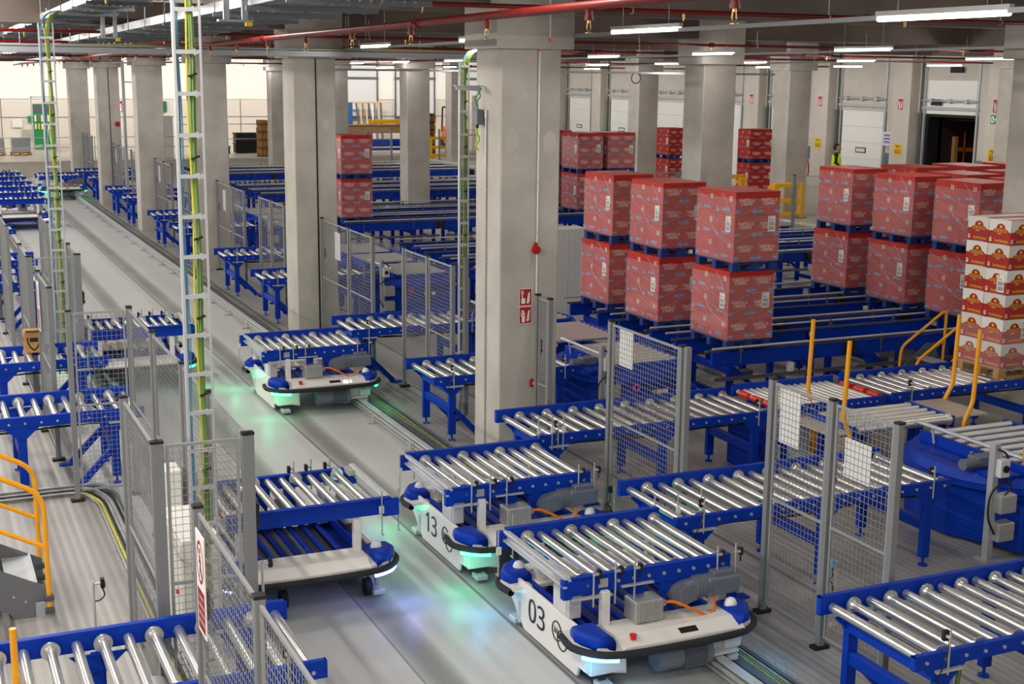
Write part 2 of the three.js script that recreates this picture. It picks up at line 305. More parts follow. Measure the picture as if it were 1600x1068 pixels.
// ---------------------------------------------------------------- roller conveyors
const RL = { r: 0.037, h: 0.862, W: 1.08 };
function rollerGeo(len, r, seg = 14) { return once(`r${len}${r}`, () => mg([cyl(r, len, 'z', 0, 0, 0, seg)])); }
function flangedGeo(len, r) { return once(`f${len}${r}`, () => { const z = len / 2 - 0.035; return mg([cyl(r, len, 'z', 0, 0, 0, 14), ...[-1, 1].flatMap((s) => [cyl(r + 0.031, 0.018, 'z', 0, 0, s * z, 18), cyl(r + 0.012, 0.03, 'z', 0, 0, s * (z - 0.018), 18, r + 0.003)])]); }); }
function sensorGeo(h = 0.3) { return mg([cyl(0.008, h, 'y', 0, h / 2, 0, 6), cyl(0.014, 0.05, 'z', 0, h * 0.82, -0.02, 8)]); }
function rollerConveyor(name, label, { len, dir = 1, pitch = 0.18, flange = 2, legs = [0.25, 1.6, 3.0], roller = M.zinc, fineEnds = true, braces = true, nearH = 0.905, group, fine = true, first = 0.1, cables = false }, [x, d]) {
  const t = thing(name, label, 'conveyor', [x, 0, d], 0, group), W = RL.W, s = dir, hw = W / 2;
  const railF = once(`rf${len}${s}`, () => mg([rb(len, 0.15, 0.012, 0.004, s * len / 2, 0.875, -hw), bx(len, 0.008, 0.055, s * len / 2, 0.946, -hw - 0.022), bx(len, 0.008, 0.05, s * len / 2, 0.804, -hw - 0.02), bx(0.012, 0.15, 0.06, s * 0.006, 0.875, -hw - 0.02)]));
  const railN = once(`rn${len}${s}${nearH}`, () => mg([rb(len, nearH - 0.795, 0.012, 0.004, s * len / 2, (nearH + 0.795) / 2, hw), bx(len, 0.008, 0.05, s * len / 2, nearH - 0.004, hw - 0.02), bx(len, 0.008, 0.05, s * len / 2, 0.8, hw - 0.02), bx(0.012, nearH - 0.8, 0.06, s * 0.006, (nearH + 0.8) / 2, hw - 0.02)]));
  put('side_rail', railF, M.blue, t); put('side_rail', railN, M.blue, t);
  const rl = W - 0.04, n = Math.floor((len - first - 0.05) / pitch) + 1, rad = pitch < 0.12 ? 0.031 : RL.r, g0 = rollerGeo(rl, rad), g1 = flangedGeo(rl, rad);
  for (let k = 0; k < n; k++) {
    const f = flange && k % flange === 1 % flange, m = put('roller', f ? g1 : g0, roller, t); m.position.set(s * (first + k * pitch), RL.h, 0);
  }
  stuffPart(put('bolt_heads', once(`bo${len}${pitch}${s}`, () => mg([...Array(n).keys()].map((k) => cyl(0.014, 0.014, 'z', s * (first + k * pitch), 0.85, hw + 0.012, 8)))), M.zincDull, t));
  const legG = once('leg', () => mg([rb(0.1, 0.7, 0.07, 0.008, 0, 0.44, 0), cyl(0.014, 0.1, 'y', 0, 0.05, 0, 6), cyl(0.05, 0.014, 'y', 0, 0.008, 0, 12)]));
  const gus = once('gus' + s, () => mg([prism([[-0.2, 0.8], [0.2, 0.8], [0.05, 0.66], [-0.05, 0.66]], 0.02, 0).translate(0, 0, -0.01)]));
  const braceG = once('brace' + s, () => mg([bar([s * 0.04, 0.42, 0], [s * 0.42, 0.03, 0], 0.07, 0.075), bx(0.2, 0.016, 0.11, s * 0.47, 0.012, 0)]));
  const crossG = once('cross', () => mg([rb(0.07, 0.11, W - 0.1, 0.008, 0, 0.43, 0)]));
  legs.forEach((lx, q) => {
    if (lx > len - 0.1) return;
    for (const z of [-hw + 0.04, hw - 0.05]) {
      put('leg', legG, M.blue, t).position.set(s * lx, 0, z); put('gusset', gus, M.blue, t).position.set(s * lx, 0, z + 0.04);
      if (q === 0 && braces) put('brace', braceG, M.blue, t).position.set(s * lx, 0, z);
    }
    put('cross_beam', crossG, M.blue, t).position.set(s * lx, 0, 0);
  });
  put('end_beam', once('endb' + s, () => mg([rb(0.05, 0.12, W - 0.06, 0.008, s * 0.22, 0.73, 0)])), M.blue, t);
  if (fine) {
    const sg = once('sens', () => sensorGeo(0.34));
    for (const [sx, z] of [[0.28, hw + 0.03], [len - 0.25, hw + 0.03]]) { const q = put('stalk', sg, M.zincDull, t); q.position.set(s * sx, 0.74, z); put('sensor', once('sens2', () => mg([rb(0.05, 0.08, 0.03, 0.005, 0, 0.28, -0.05)])), M.black, q); }
    put('sensor_rail', once('sr' + s, () => mg([bx(0.24, 0.02, 0.03, s * 0.3, 0.77, hw + 0.02)])), M.alu, t);
    stuffPart(put('cables', once('cb' + len + s, () => mg([0, 1, 2].map((q) => tube([...Array(6).keys()].map((k) => [s * (0.3 + k * (len - 0.5) / 5), 0.74 + 0.02 * Math.sin(k * 2.1 + q), hw - 0.1 - q * 0.035]), 0.009, 5)))), M.black, t));
    put('sensor_lead', once('sl' + s, () => mg([tube([[s * 0.28, 0.98, hw + 0.02], [s * 0.24, 0.86, hw + 0.05], [s * 0.2, 0.74, hw + 0.03], [s * 0.24, 0.6, hw - 0.02], [s * 0.24, 0.2, hw - 0.04]], 0.0055, 5)])), M.black, t);
  }
  return t;
}
// reflectors on thin stalks at the aisle end
function reflectors(t, list) { const g = once('refl', () => mg([cyl(0.007, 0.42, 'y', 0, 0.21, 0, 6), bx(0.012, 0.01, 0.05, 0, 0.01, -0.02)])), p = once('reflp', () => mg([rb(0.05, 0.075, 0.012, 0.004, 0, 0.24, 0.012)])); for (const [x, y, z] of list) { const r = put('reflector', p, M.paper, t); r.position.set(x, y, z); put('stalk', g, M.zincDull, r); } }

const convs = {};
const RC = [['C', 7.34, 3.4, 'roller conveyor in the near right corner before the tall fence'], ['B', 10.57, 3.25, 'roller conveyor reaching the aisle beside the cart marked 03'], ['A', 13.63, 3.25, 'roller conveyor starting at the foot of the large column'],
  ['D', 16.8, 2.2, 'short roller conveyor on blue legs just behind the large column'], ['E', 20.42, 2.3, 'roller conveyor behind the moving cart, between two fence panels'], ['F', 26.13, 2.3, 'roller conveyor standing just behind the second column'], ['G', 29.66, 2.3, 'roller conveyor in front of the third column by the guide rail'],
  ['H', 35.3, 2.3, 'roller conveyor just past the third column'], ['I', 38.75, 2.3, 'roller conveyor in front of the fourth column'], ['J', 44.3, 2.3, 'roller conveyor just past the fourth column'], ['K', 47.65, 2.3, 'roller conveyor in front of the fifth column'], ['L', 53.0, 2.3, 'roller conveyor just past the fifth column by the guide rail'], ['O', 56.6, 2.3, 'roller conveyor on the right at the far end of the aisle']];
for (const [k, d, len, label] of RC) convs[k] = rollerConveyor('roller_conveyor', label, { len, fine: d < 40, legs: len > 3 ? [0.28, 1.7, 3.0] : [0.28, 1.9], group: 'roller conveyors along the right of the aisle' }, [6.22, d]);
reflectors(convs.A, [[0.04, 0.74, 0.56], [0.2, 0.74, 0.58], [0.32, 0.74, 0.62]]);
reflectors(convs.B, [[-0.03, 0.62, 0.2], [0.16, 0.66, 0.3], [0.34, 0.7, 0.42]]);
const LC = [['L0', 8.88, 4.2, 'roller conveyor with worn silver rollers in the near left corner'], ['L1', 16.58, 3.6, 'roller conveyor running under the left fence beyond the stairs'], ['L2', 19.7, 3.6, 'roller conveyor behind the left fence sign panel with the cardboard box'], ['L3', 27.2, 3.6, 'roller conveyor inside the second left fence bay'], ['L4', 30.4, 3.6, 'farther roller conveyor beside the left fence'], ['L5', 36.4, 3.6, 'most distant roller conveyor on the left behind the fences']];
for (const [k, d, len, label] of LC) convs[k] = rollerConveyor('roller_conveyor', label, { len, dir: -1, fine: d < 40, nearH: 0.925, legs: [0.35, 1.4, 2.7], group: 'roller conveyors along the left of the aisle' }, [2.4, d]);
{ // gear motor under the near left conveyor
  put('gear_motor', [rb(0.24, 0.22, 0.3, 0.03, -1.05, 0.56, 0.12), cyl(0.11, 0.2, 'z', -1.05, 0.56, -0.12, 18), ...[...Array(8).keys()].map((k) => bx(0.26, 0.2, 0.01, -1.05, 0.56, 0.0 + k * 0.034)), rb(0.1, 0.1, 0.16, 0.01, -0.9, 0.62, 0.14)], M.inverter, convs.L0);
  put('cable_tray', [...[-0.1, 0, 0.1].map((z) => bx(4.0, 0.008, 0.008, -2.0, 0.34, 0.1 + z)), ...[...Array(20).keys()].map((k) => bx(0.006, 0.006, 0.24, -0.1 - k * 0.2, 0.335, 0.1))], M.galv, convs.L0);
  for (const [z, m] of [[0.04, M.cableYellow], [0.08, M.black], [0.13, M.cableYellow], [0.17, M.black]]) put('cable', [tube([...Array(9).keys()].map((k) => [-k * 0.5, 0.355, z + 0.015 * Math.sin(k * 2 + z * 30)]), 0.009, 5)], m, convs.L0);
  for (const [dx, m, r] of [[0, M.cableYellow, 0.01], [0.035, M.black, 0.014], [0.075, M.black, 0.012], [0.11, M.lavender, 0.014], [0.16, M.cableDull, 0.011], [0.19, M.cableGreen, 0.008]]) put('cable', [tube([[0.42 + dx, 0.02, 0.36], [0.4 + dx, 0.4, 0.36], [0.42 + dx, 0.66, 0.36], [0.52 + dx * 0.6, 0.74, 0.3], [0.7, 0.73, 0.1 + dx]], r, 6)], m, convs.C);
}
// roller conveyors farther right, in line with the first one past the column
const red = rollerConveyor('lift_conveyor', 'roller conveyor with thin pale rollers and red rubber ends', { len: 1.6, pitch: 0.1, flange: 0, roller: M.whiteRoller, legs: [1.3], fine: false, braces: false, first: 0.06 }, [9.64, 13.72]);
for (const [x, z] of [[0.02, -0.3], [0.02, 0.0], [0.02, 0.3], [1.6, -0.25], [1.62, 0.02], [1.62, 0.3]]) put('rubber_end', [cyl(0.045, 0.2, 'z', x, 0.87, z, 12)], M.orangeRed, red);
rollerConveyor('roller_conveyor', 'long roller conveyor carrying the tall stack of white and red boxes', { len: 7.2, legs: [0.5, 2.4, 4.4, 6.4], braces: false, first: 0.1, group: 'roller conveyors right of the fence' }, [11.42, 13.78]);
single('lift_housing', 'dark blue steel housing under the red ended rollers', 'machine housing', [rb(0.4, 0.62, 0.8, 0.02, 0, 0.32, 0), bx(0.08, 0.64, 0.1, 0.18, 0.33, 0.42)], M.navy, [9.6, 0, 13.6]);

// ---------------------------------------------------------------- safety fences
const FH = 2.24;
const postGeo = once('post', () => mg([rb(0.062, FH - 0.02, 0.062, 0.006, 0, FH / 2, 0)]));
const footGeo = once('foot', () => mg([rb(0.16, 0.035, 0.09, 0.008, 0.0, 0.018, 0)]));
const postCap = once('postcap', () => mg([rb(0.068, 0.022, 0.068, 0.005, 0, FH, 0)]));
const latchGeo = once('latch', () => mg([rb(0.03, 0.11, 0.04, 0.006, 0.045, 0, 0), rb(0.03, 0.05, 0.05, 0.006, 0.05, -0.09, 0), bx(0.012, 0.22, 0.02, 0.034, -0.03, 0.02)]));
function meshGeo(w, fineX = 0.052, fineY = 0.056) {                          // wires across one panel of width w, along local z
  return once(`mesh${w.toFixed(2)}`, () => {
    const L = [], y0 = 0.13, y1 = FH - 0.04, r = 0.0017;
    for (let z = fineX; z < w - 0.01; z += fineX) L.push(bx(2 * r, y1 - y0, 2 * r, 0, (y0 + y1) / 2, z));
    for (let y = y0 + fineY; y < y1 - 0.01; y += fineY) L.push(bx(2 * r, 2 * r, w, 0.004, y, w / 2));
    return mg(L);
  });
}
function frameGeo(w, mid = 1.13) {
  return once(`frame${w.toFixed(2)}${mid}`, () => mg([...[0.13, FH - 0.04, mid].map((y) => bx(0.02, 0.022, w, 0, y, w / 2)), ...[0.012, w - 0.012].map((z) => bx(0.018, FH - 0.17, 0.022, 0, (FH + 0.09) / 2, z))]));
}
// a run of fence along the hall (axis z) or across it (axis x), posts at the listed stations
function fence(label, axis, fixed, st, { signs = [], latch = [], skipEnd = false, group = 'safety fences', darkMesh = false } = {}) {
  const t = thing('safety_fence', label, 'fence', axis === 'z' ? [fixed, 0, st[0]] : [st[0], 0, fixed], 0, group);
  st.forEach((s, i) => {
    const q = axis === 'z' ? [0, 0, -(s - st[0])] : [s - st[0], 0, 0];
    const p = put('post', postGeo, M.post, t); p.position.set(...q);
    put('foot', footGeo, M.black, p); put('cap', postCap, M.black, p);
    if (latch.includes(i)) { const l = put('latch', latchGeo, M.black, p); l.position.y = 1.62; if (axis === 'x') l.rotation.y = Math.PI / 2; }
    if (i < st.length - 1) {
      const w = Math.abs(st[i + 1] - s) - 0.1;
      const f = put('panel_frame', frameGeo(w), M.frameTube, t), m = stuffPart(put('wire_mesh', meshGeo(w), M.wire, t));
      for (const o of [f, m]) { o.position.set(...q); if (axis === 'z') { if (st[i + 1] > s) { o.rotation.y = Math.PI; o.position.z -= 0.05; } else o.position.z += 0.05; } else { o.rotation.y = Math.PI / 2; o.position.x += 0.05; } }
      for (const [k, along, y, sw, sh, mat] of signs) if (k === i) {
        const g = put('sign_board', mg([rb(0.006, sh, sw, 0.002, 0, 0, 0)]), mat || M.paper, t);
        g.position.set(q[0] + 0.025, y + 0.06, q[2] + (axis === 'z' ? -(along) * Math.sign(st[i + 1] - s) : 0)); if (axis === 'x') { g.position.set(q[0] + along, y, 0.02); g.rotation.y = Math.PI / 2; }
      }
    }
  });
  return t;
}
const FX = 6.985;
fence('short grey mesh fence piece fixed to the front of the large column', 'z', FX, [14.66, 14.32], { latch: [0] });
fence('mesh fence panel between the two nearest conveyors that leave the fence line', 'z', FX, [12.76, 11.26], { signs: [[0, 0.3, 1.92, 0.3, 0.42]], latch: [0] });
single('fence_post', 'lone grey post just beside the mesh panel with the white board', 'post', [rb(0.062, FH, 0.062, 0.006, 0, FH / 2, 0), rb(0.16, 0.035, 0.09, 0.008, 0, 0.018, 0)], M.post, [FX + 0.02, 0, 10.99 + 0.2]);
fence('mesh fence with two white boards beside the nearest right conveyor', 'z', FX, [9.7, 8.83, 8.0], { signs: [[0, 0.24, 1.86, 0.3, 0.5], [1, 0.32, 1.72, 0.34, 0.34]], latch: [0, 1] });
fence('mesh fence with a white board standing right behind the second column', 'z', FX, [24.08, 22.42, 21.1], { signs: [[0, 0.9, 1.75, 0.34, 0.5]], latch: [0, 1] });
fence('mesh fence between two conveyors in front of the blue turntable', 'z', FX, [19.55, 18.5, 17.5], { latch: [0, 1] });
fence('mesh fence behind the third column', 'z', FX, [33.3, 31.6, 30.4], { signs: [[0, 0.7, 1.75, 0.3, 0.5]], latch: [0, 1] });
fence('mesh fence between the conveyors behind the second column', 'z', FX, [28.9, 27.9, 26.8], { latch: [0, 1] });
fence('mesh fence behind the fourth column', 'z', FX, [42.3, 40.8, 39.5], { signs: [[0, 0.6, 1.75, 0.3, 0.5]], latch: [0] });
fence('mesh fence before the fourth column', 'z', FX, [38.1, 37.0, 36.0], { latch: [0] });
fence('mesh fence behind the fifth column', 'z', FX, [51.4, 49.9, 48.5], { signs: [[0, 0.6, 1.75, 0.3, 0.5]], latch: [0] });
fence('mesh fence before the fifth column', 'z', FX, [47.0, 46.0, 45.0], { latch: [0] });
fence('mesh fence at the far end of the right row', 'z', FX, [60.4, 59, 57.4], { latch: [0] });
// left of the aisle
fence('inner left fence along the aisle beside the moving cart', 'z', 2.2, [15.55, 13.95, 12.3, 11.08, 9.63], { latch: [4] });
fence('short outer left fence piece beside the white cabinet', 'z', 1.5, [11.15, 9.63], {});
fence('mesh gate across the front end of the fence bay, before the white cabinet', 'x', 9.63, [1.53, 2.17], { latch: [1] });
fence('mesh gate across the back end of the first left fence bay', 'x', 15.52, [1.53, 2.2], { latch: [0] });
const noEntry = canvasTex(160, 420, (x, w, h) => {
  x.fillStyle = '#f4f2ee'; x.fillRect(0, 0, w, h); x.strokeStyle = '#a3161c'; x.lineWidth = 15; x.beginPath(); x.ellipse(80, 120, 60, 82, 0, 0, 7); x.stroke();
  x.fillStyle = '#1a1a1a'; x.beginPath(); x.arc(82, 72, 12, 0, 7); x.fill(); x.strokeStyle = '#1a1a1a'; x.lineCap = 'round'; x.lineWidth = 17; x.beginPath(); x.moveTo(82, 95); x.lineTo(78, 135); x.stroke(); x.lineWidth = 10; for (const [a, b, c, d] of [[78, 135, 62, 180], [78, 135, 98, 178], [80, 98, 58, 125], [82, 98, 102, 122]]) { x.beginPath(); x.moveTo(a, b); x.lineTo(c, d); x.stroke(); }
  x.strokeStyle = '#a3161c'; x.lineWidth = 13; x.beginPath(); x.moveTo(40, 60); x.lineTo(120, 182); x.stroke();
  x.fillStyle = '#8f1a1e'; x.fillRect(12, 235, w - 24, 170); x.fillStyle = '#e9d9d6'; x.font = 'bold 20px sans-serif'; x.textAlign = 'center'; ['EINTRITT', 'VERBOTEN', 'ENTRANCE', 'PROHIBITED'].forEach((s, i) => x.fillText(s, 80, 275 + i * 34));
});
function warnSign(t, z, y, w, h) { const s = put('warning_sign', (() => { const g = new THREE.BoxGeometry(0.008, h, w); const uv = g.attributes.uv, n = g.attributes.normal; for (let i = 0; i < uv.count; i++) if (n.getX(i) > 0) uv.setX(i, uv.getX(i)); else if (Math.abs(n.getX(i)) < 0.5) uv.setXY(i, 0.02, 0.98); return g; })(), sticker(noEntry), t); s.position.set(-0.03, y, z); return s; }
{ const t = fence('near left mesh fence carrying the red no entry sign, crossing the near conveyor', 'z', 1.5, [8.05, 6.46, 5.0], { latch: [0] }); warnSign(t, 0.2, 1.8, 0.24, 0.66); }
{ const t = fence('left mesh fence with a no entry sign between the two left conveyors', 'z', 1.5, [18.85, 17.32], { latch: [0] }); warnSign(t, 0.25, 1.8, 0.26, 0.66); }
fence('inner fence of the second left bay along the aisle', 'z', 2.2, [26.4, 24.9, 23.3, 21.72, 20.38], { latch: [4] });
fence('outer fence at the near end of the second left bay', 'z', 1.5, [21.9, 20.38], {});
fence('outer fence at the back end of the second left bay', 'z', 1.5, [26.4, 24.6], {});
fence('mesh gate across the front end of the second left fence bay', 'x', 20.38, [1.53, 2.17], { latch: [0] });
fence('mesh fence of the third left bay farther down the aisle', 'z', 1.5, [35.6, 33.6, 31.2], { latch: [0] });
fence('grey mesh fence at the far left before the dock ledge', 'z', 1.5, [29.7, 28.0], {});

// ---------------------------------------------------------------- guide rails beside the aisle
function guideRail(name, label, x, s, far) {
  const t = thing(name, label, 'guide rail', [x, 0, 0]); const L = far - 4, c = -(4 + far) / 2;
  put('top_rail', [rb(0.09, 0.022, L, 0.006, 0, 0.15, c)], M.alu, t);
  put('side_rail', [rb(0.03, 0.03, L, 0.006, -s * 0.06, 0.115, c), rb(0.03, 0.025, L, 0.006, -s * 0.06, 0.065, c), bx(0.03, 0.14, L, s * 0.02, 0.07, c)], M.zincDull, t);
  const br = once('br' + s, () => mg([rb(0.09, 0.1, 0.06, 0.006, -s * 0.05, 0.065, 0), rb(0.18, 0.025, 0.13, 0.006, -s * 0.1, 0.012, 0)]));
  for (let d = 5.2; d < far; d += 1.55) put('bracket', br, M.zincDull, t).position.z = -d;
  put('power_rail', [bx(0.09, 0.1, L, s * 0.17, 0.06, c)], M.darkGrey, t);
  return t;
}
guideRail('guide_rail', 'aluminium guide rail on brackets along the right edge of the aisle', 5.89, 1, 63);
guideRail('guide_rail', 'aluminium guide rail along the left edge of the aisle behind the fences', 2.69, -1, 60);
function wireTray(label, x, far, near = 4) {
  const t = thing('cable_tray', label, 'cable tray', [x, 0, 0]), L = far - near, c = -(near + far) / 2, w = [];
  for (let k = 0; k < 5; k++) w.push(bx(0.004, 0.004, L, -0.1 + k * 0.05, 0.03, c));
  for (const s of [-1, 1]) for (const y of [0.06, 0.1]) w.push(bx(0.004, 0.004, L, s * 0.11, y, c));
  for (let d = near; d < far; d += d < 22 ? 0.16 : 0.6) w.push(bx(0.22, 0.004, 0.004, 0, 0.027, -d), bx(0.004, 0.075, 0.004, -0.11, 0.065, -d), bx(0.004, 0.075, 0.004, 0.11, 0.065, -d));
  stuffPart(put('wire_grid', w, M.galv, t));
  const cab = (dx, r, mat, ph) => { const p = []; for (let d = near; d <= far; d += 2) p.push([dx + 0.01 * Math.sin(d * 1.3 + ph), 0.035 + r, -d]); put('cable', tube(p, r, 5), mat, t); };
  cab(-0.06, 0.006, M.cableYellow, 0); cab(-0.035, 0.007, M.cableDull, 1); cab(-0.012, 0.006, M.cableDull, 2); cab(0.03, 0.008, M.black, 3); cab(0.065, 0.006, M.darkGrey, 4);
  return t;
}
wireTray('wire tray of green and yellow cables on the floor outside the right guide rail', 6.27, 62);
// bent cable tray on the floor of the left area
{ const t = thing('cable_tray', 'grey cable tray lying on the floor, turning the corner behind the stairs', 'cable tray', [0, 0, 0]);
  const P = (o, y) => [[-6, y, -15.85 - o], [1.72 + o, y, -15.85 - o], [1.86 + o, y, -15.4 - o], [1.8 + o, y, -5]];
  for (const [o, r, mat] of [[-0.14, 0.012, M.galv], [0.14, 0.012, M.galv], [0.0, 0.012, M.galv]]) put('tray_rail', bent(P(o, 0.05), r, 0.16, 6), mat, t);
  for (const [o, r, mat] of [[-0.1, 0.013, M.cableYellow], [-0.06, 0.016, M.black], [0.05, 0.018, M.black], [0.1, 0.015, M.darkGrey]]) put('cable', bent(P(o, 0.035), r, 0.16, 6), mat, t);
  const w = []; for (let d = 5.2; d < 14.3; d += 0.3) w.push(bx(0.3, 0.006, 0.01, 1.81, 0.03, -d)); stuffPart(put('wire_grid', w, M.galv, t)); }

// ---------------------------------------------------------------- rail guided carts
const CART_GLOWS = { cyan: M.glowCyan, green: M.glowGreen, blue: M.glowBlue };
function makeCart(label, number, glow, [x, d], turn = 0, near = true, group = 'rail guided carts') {
  const t = thing('shuttle_cart', label, 'cart', [x, 0, d], turn, group);
  const E = 0.6;                                                            // half length of the roller bed
  // side panels: white plates with cut-back lower corners
  const sp = once('cartside', () => mg([prism([[-0.78, 0.47], [0.9, 0.47], [0.86, 0.34], [0.46, 0.045], [-0.56, 0.045], [-0.62, 0.2], [-0.76, 0.2]], 0.02, 0.004).rotateY(Math.PI / 2).translate(-0.715, 0, 0)]));
  put('side_panel', sp, M.white, t);
  put('side_panel', once('cartside2', () => mg([prism([[-0.7, 0.45], [0.8, 0.45], [0.76, 0.34], [0.46, 0.26], [-0.56, 0.26]], 0.02, 0.004).rotateY(Math.PI / 2).translate(0.6, 0, 0)])), M.white, t);
  if (number) {
    const n = put('number', mg(textGeo(number, 0.21, font, 0.003)), M.black, t); n.rotation.y = -Math.PI / 2; n.position.set(-0.722, 0.28, -0.2); n.scale.set(1.12, 1, 1);
    const ring = once('ring', () => mg([new THREE.TorusGeometry(0.085, 0.006, 6, 28), new THREE.TorusGeometry(0.085, 0.006, 6, 28).translate(0.1, -0.05, 0)]));
    const q = put('emblem', ring, M.black, t); q.rotation.y = -Math.PI / 2; q.position.set(-0.722, 0.29, 0.2);
    const q2 = put('emblem', mg([textGeo('kö', 0.055, font, 0.003), textGeo('er', 0.045, font, 0.003).translate(0.09, -0.045, 0)]), M.black, t); q2.rotation.y = -Math.PI / 2; q2.position.set(-0.722, 0.295, 0.19);
    const q3 = put('number', mg(textGeo(number, 0.05, font, 0.002)), M.black, t); q3.rotation.x = -Math.PI / 2; q3.position.set(0.47, 0.478, 0.72);
    const q4 = put('number', mg(textGeo(number, 0.05, font, 0.002)), M.black, t); q4.rotation.x = -Math.PI / 2; q4.rotation.z = Math.PI; q4.position.set(-0.5, 0.478, -0.72);
  }
  put('lower_block', once('lowb', () => mg([rb(0.34, 0.3, 0.16, 0.02, -0.55, 0.28, 0.73), prism([[-0.76, 0.16], [-0.38, 0.09], [-0.38, 0.2], [-0.76, 0.28]], 0.14, 0).translate(0, 0.02, 0.66)])), M.white, t);
  put('deck', once('deck', () => mg([rb(1.24, 0.05, 1.3, 0.006, 0, 0.3, 0), ...[-1, 1].map((s) => rb(0.05, 0.16, 1.3, 0.006, s * 0.6, 0.36, 0)), ...[...Array(8).keys()].map((k) => bx(0.045, 0.05, 1.26, -0.42 + k * 0.13, 0.34, 0))])), M.navy, t);
  put('deck_slot', once('slot', () => mg([...Array(7).keys()].map((k) => bx(0.07, 0.01, 1.2, -0.355 + k * 0.13, 0.331, 0)))), M.darkGrey, t);
  for (const s of [1, -1]) {                                                // both ends: hood, bumper, corner caps, lamps
    const hood = once('hood' + s, () => { const p = prism([[0.58, 0.47], [0.86, 0.475], [1.0, 0.42], [1.0, 0.37], [0.58, 0.37]], 1.14, 0.006); p.rotateY(-Math.PI / 2); if (s < 0) p.rotateY(Math.PI); return mg([p.translate(s > 0 ? 0.62 : -0.52, 0, 0)]); });
    put('hood', hood, M.white, t);
    const path = [[-0.83, 0.385, 0.5], [-0.85, 0.385, 0.74], [-0.72, 0.385, 0.94], [-0.5, 0.385, 1.02], [0, 0.385, 1.04], [0.52, 0.385, 1.02], [0.74, 0.385, 0.94], [0.86, 0.385, 0.74], [0.84, 0.385, 0.52]].map(([a, b, c]) => [a, b, c * s]);
    put('bumper', once('bump' + s, () => { const g = tube(path, 0.031, 10, 0.5, 40); return mg([g]); }), M.rubber, t);
    put('bumper_lip', once('lip' + s, () => { const sh = path.map(([a, , c]) => [a * 0.985, c * 0.985]); const g = prism(sh.concat([[0.5, 0.5 * s], [-0.5, 0.5 * s]]), 0.03, 0); g.rotateX(Math.PI / 2); return mg([g.translate(0, 0.43, 0)]); }), M.white, t);
    for (const q of [1, -1]) {
      put('corner_cap', once('cap' + s + q, () => { const o = [[0.58, 0.6], [0.8, 0.6], [0.83, 0.74], [0.73, 0.91], [0.58, 0.98]].map(([a, b]) => [a * q, b * s]); const sh = new THREE.Shape(o.map((p) => new THREE.Vector2(...p))), g = new THREE.ExtrudeGeometry(sh, { depth: 0.03, bevelEnabled: true, bevelSize: 0.05, bevelOffset: -0.05, bevelThickness: 0.06, bevelSegments: 5 }); g.rotateX(Math.PI / 2); const m = mergeVertices(g.deleteAttribute('uv').deleteAttribute('normal'), 0.002); m.computeVertexNormals(); m.setAttribute('uv', new THREE.Float32BufferAttribute(new Float32Array(m.attributes.position.count * 2), 2)); return mg([m.translate(0, 0.465, 0)]); }), M.blue, t);
      if (s * q > 0) put('dome', once('dome', () => mg([new THREE.SphereGeometry(0.052, 16, 8, 0, 6.283, 0, 1.57), cyl(0.055, 0.02, 'y', 0, -0.008, 0, 16)])), M.dome, t).position.set(q * 0.65, 0.53, s * 0.74);
    }
    const lb = once('lb' + s, () => mg([tube([[-0.8, 0.335, 0.83], [-0.74, 0.335, 0.91], [-0.64, 0.335, 0.97], [-0.56, 0.335, 0.995]].map(([a, b, c]) => [a, b, c * s]), 0.021, 8)]));
    put('light_bar', lb, CART_GLOWS[glow], t);
    put('light_bar', once('lc' + s, () => mg([tube([[0.84, 0.335, 0.7], [0.79, 0.335, 0.84], [0.76, 0.335, 0.88]].map(([a, b, c]) => [a, b, c * s]), 0.021, 8)])), CART_GLOWS[glow], t);
    if (near) for (const [lx, k] of [[-0.92, 1], [0.93, 0.6]]) {
      const l = new THREE.PointLight(glow === 'green' ? 0x18f0a0 : glow === 'cyan' ? 0x46c0ff : 0x7080ff, CART_LIGHT * k); l.position.set(lx, 0.24, s * 1.0); l.castShadow = true; l.shadow.radius = 4; t.add(l);
    }
  }
  put('stop_button', once('estop', () => mg([cyl(0.024, 0.03, 'y', 0, 0.02, 0, 12), cyl(0.03, 0.014, 'y', 0, 0.04, 0, 12)])), M.redBright, t).position.set(-0.4, 0.455, 0.93);
  put('display', once('disp', () => mg([rb(0.17, 0.014, 0.065, 0.004, 0.12, 0.452, 0.925, 0.38)])), M.dark, t);
  for (const [px, pz] of [[-0.5, -0.62], [-0.5, 0.62], [0.6, -0.55], [0.6, 0.55]]) put('lift_post', once('lpost', () => mg([rb(0.075, 0.44, 0.075, 0.012, 0, 0.56, 0), rb(0.13, 0.03, 0.12, 0.006, 0, 0.36, 0), cyl(0.045, 0.05, 'x', 0.03, 0.42, 0, 12)])), M.white, t).position.set(px, 0, pz);
  put('control_box', once('cbox', () => mg([rb(0.12, 0.26, 0.3, 0.012, -0.66, 0.6, 0.26), bx(0.01, 0.2, 0.24, -0.725, 0.6, 0.26)])), M.switchGrey, t);
  put('inverter', once('inv', () => mg([rb(0.27, 0.19, 0.2, 0.015, -0.14, 0.58, 0.64), ...[...Array(9).keys()].map((k) => bx(0.012, 0.17, 0.215, -0.24 + k * 0.025, 0.58, 0.64)), cyl(0.03, 0.05, 'x', 0.02, 0.6, 0.66, 10)])), M.inverter, t);
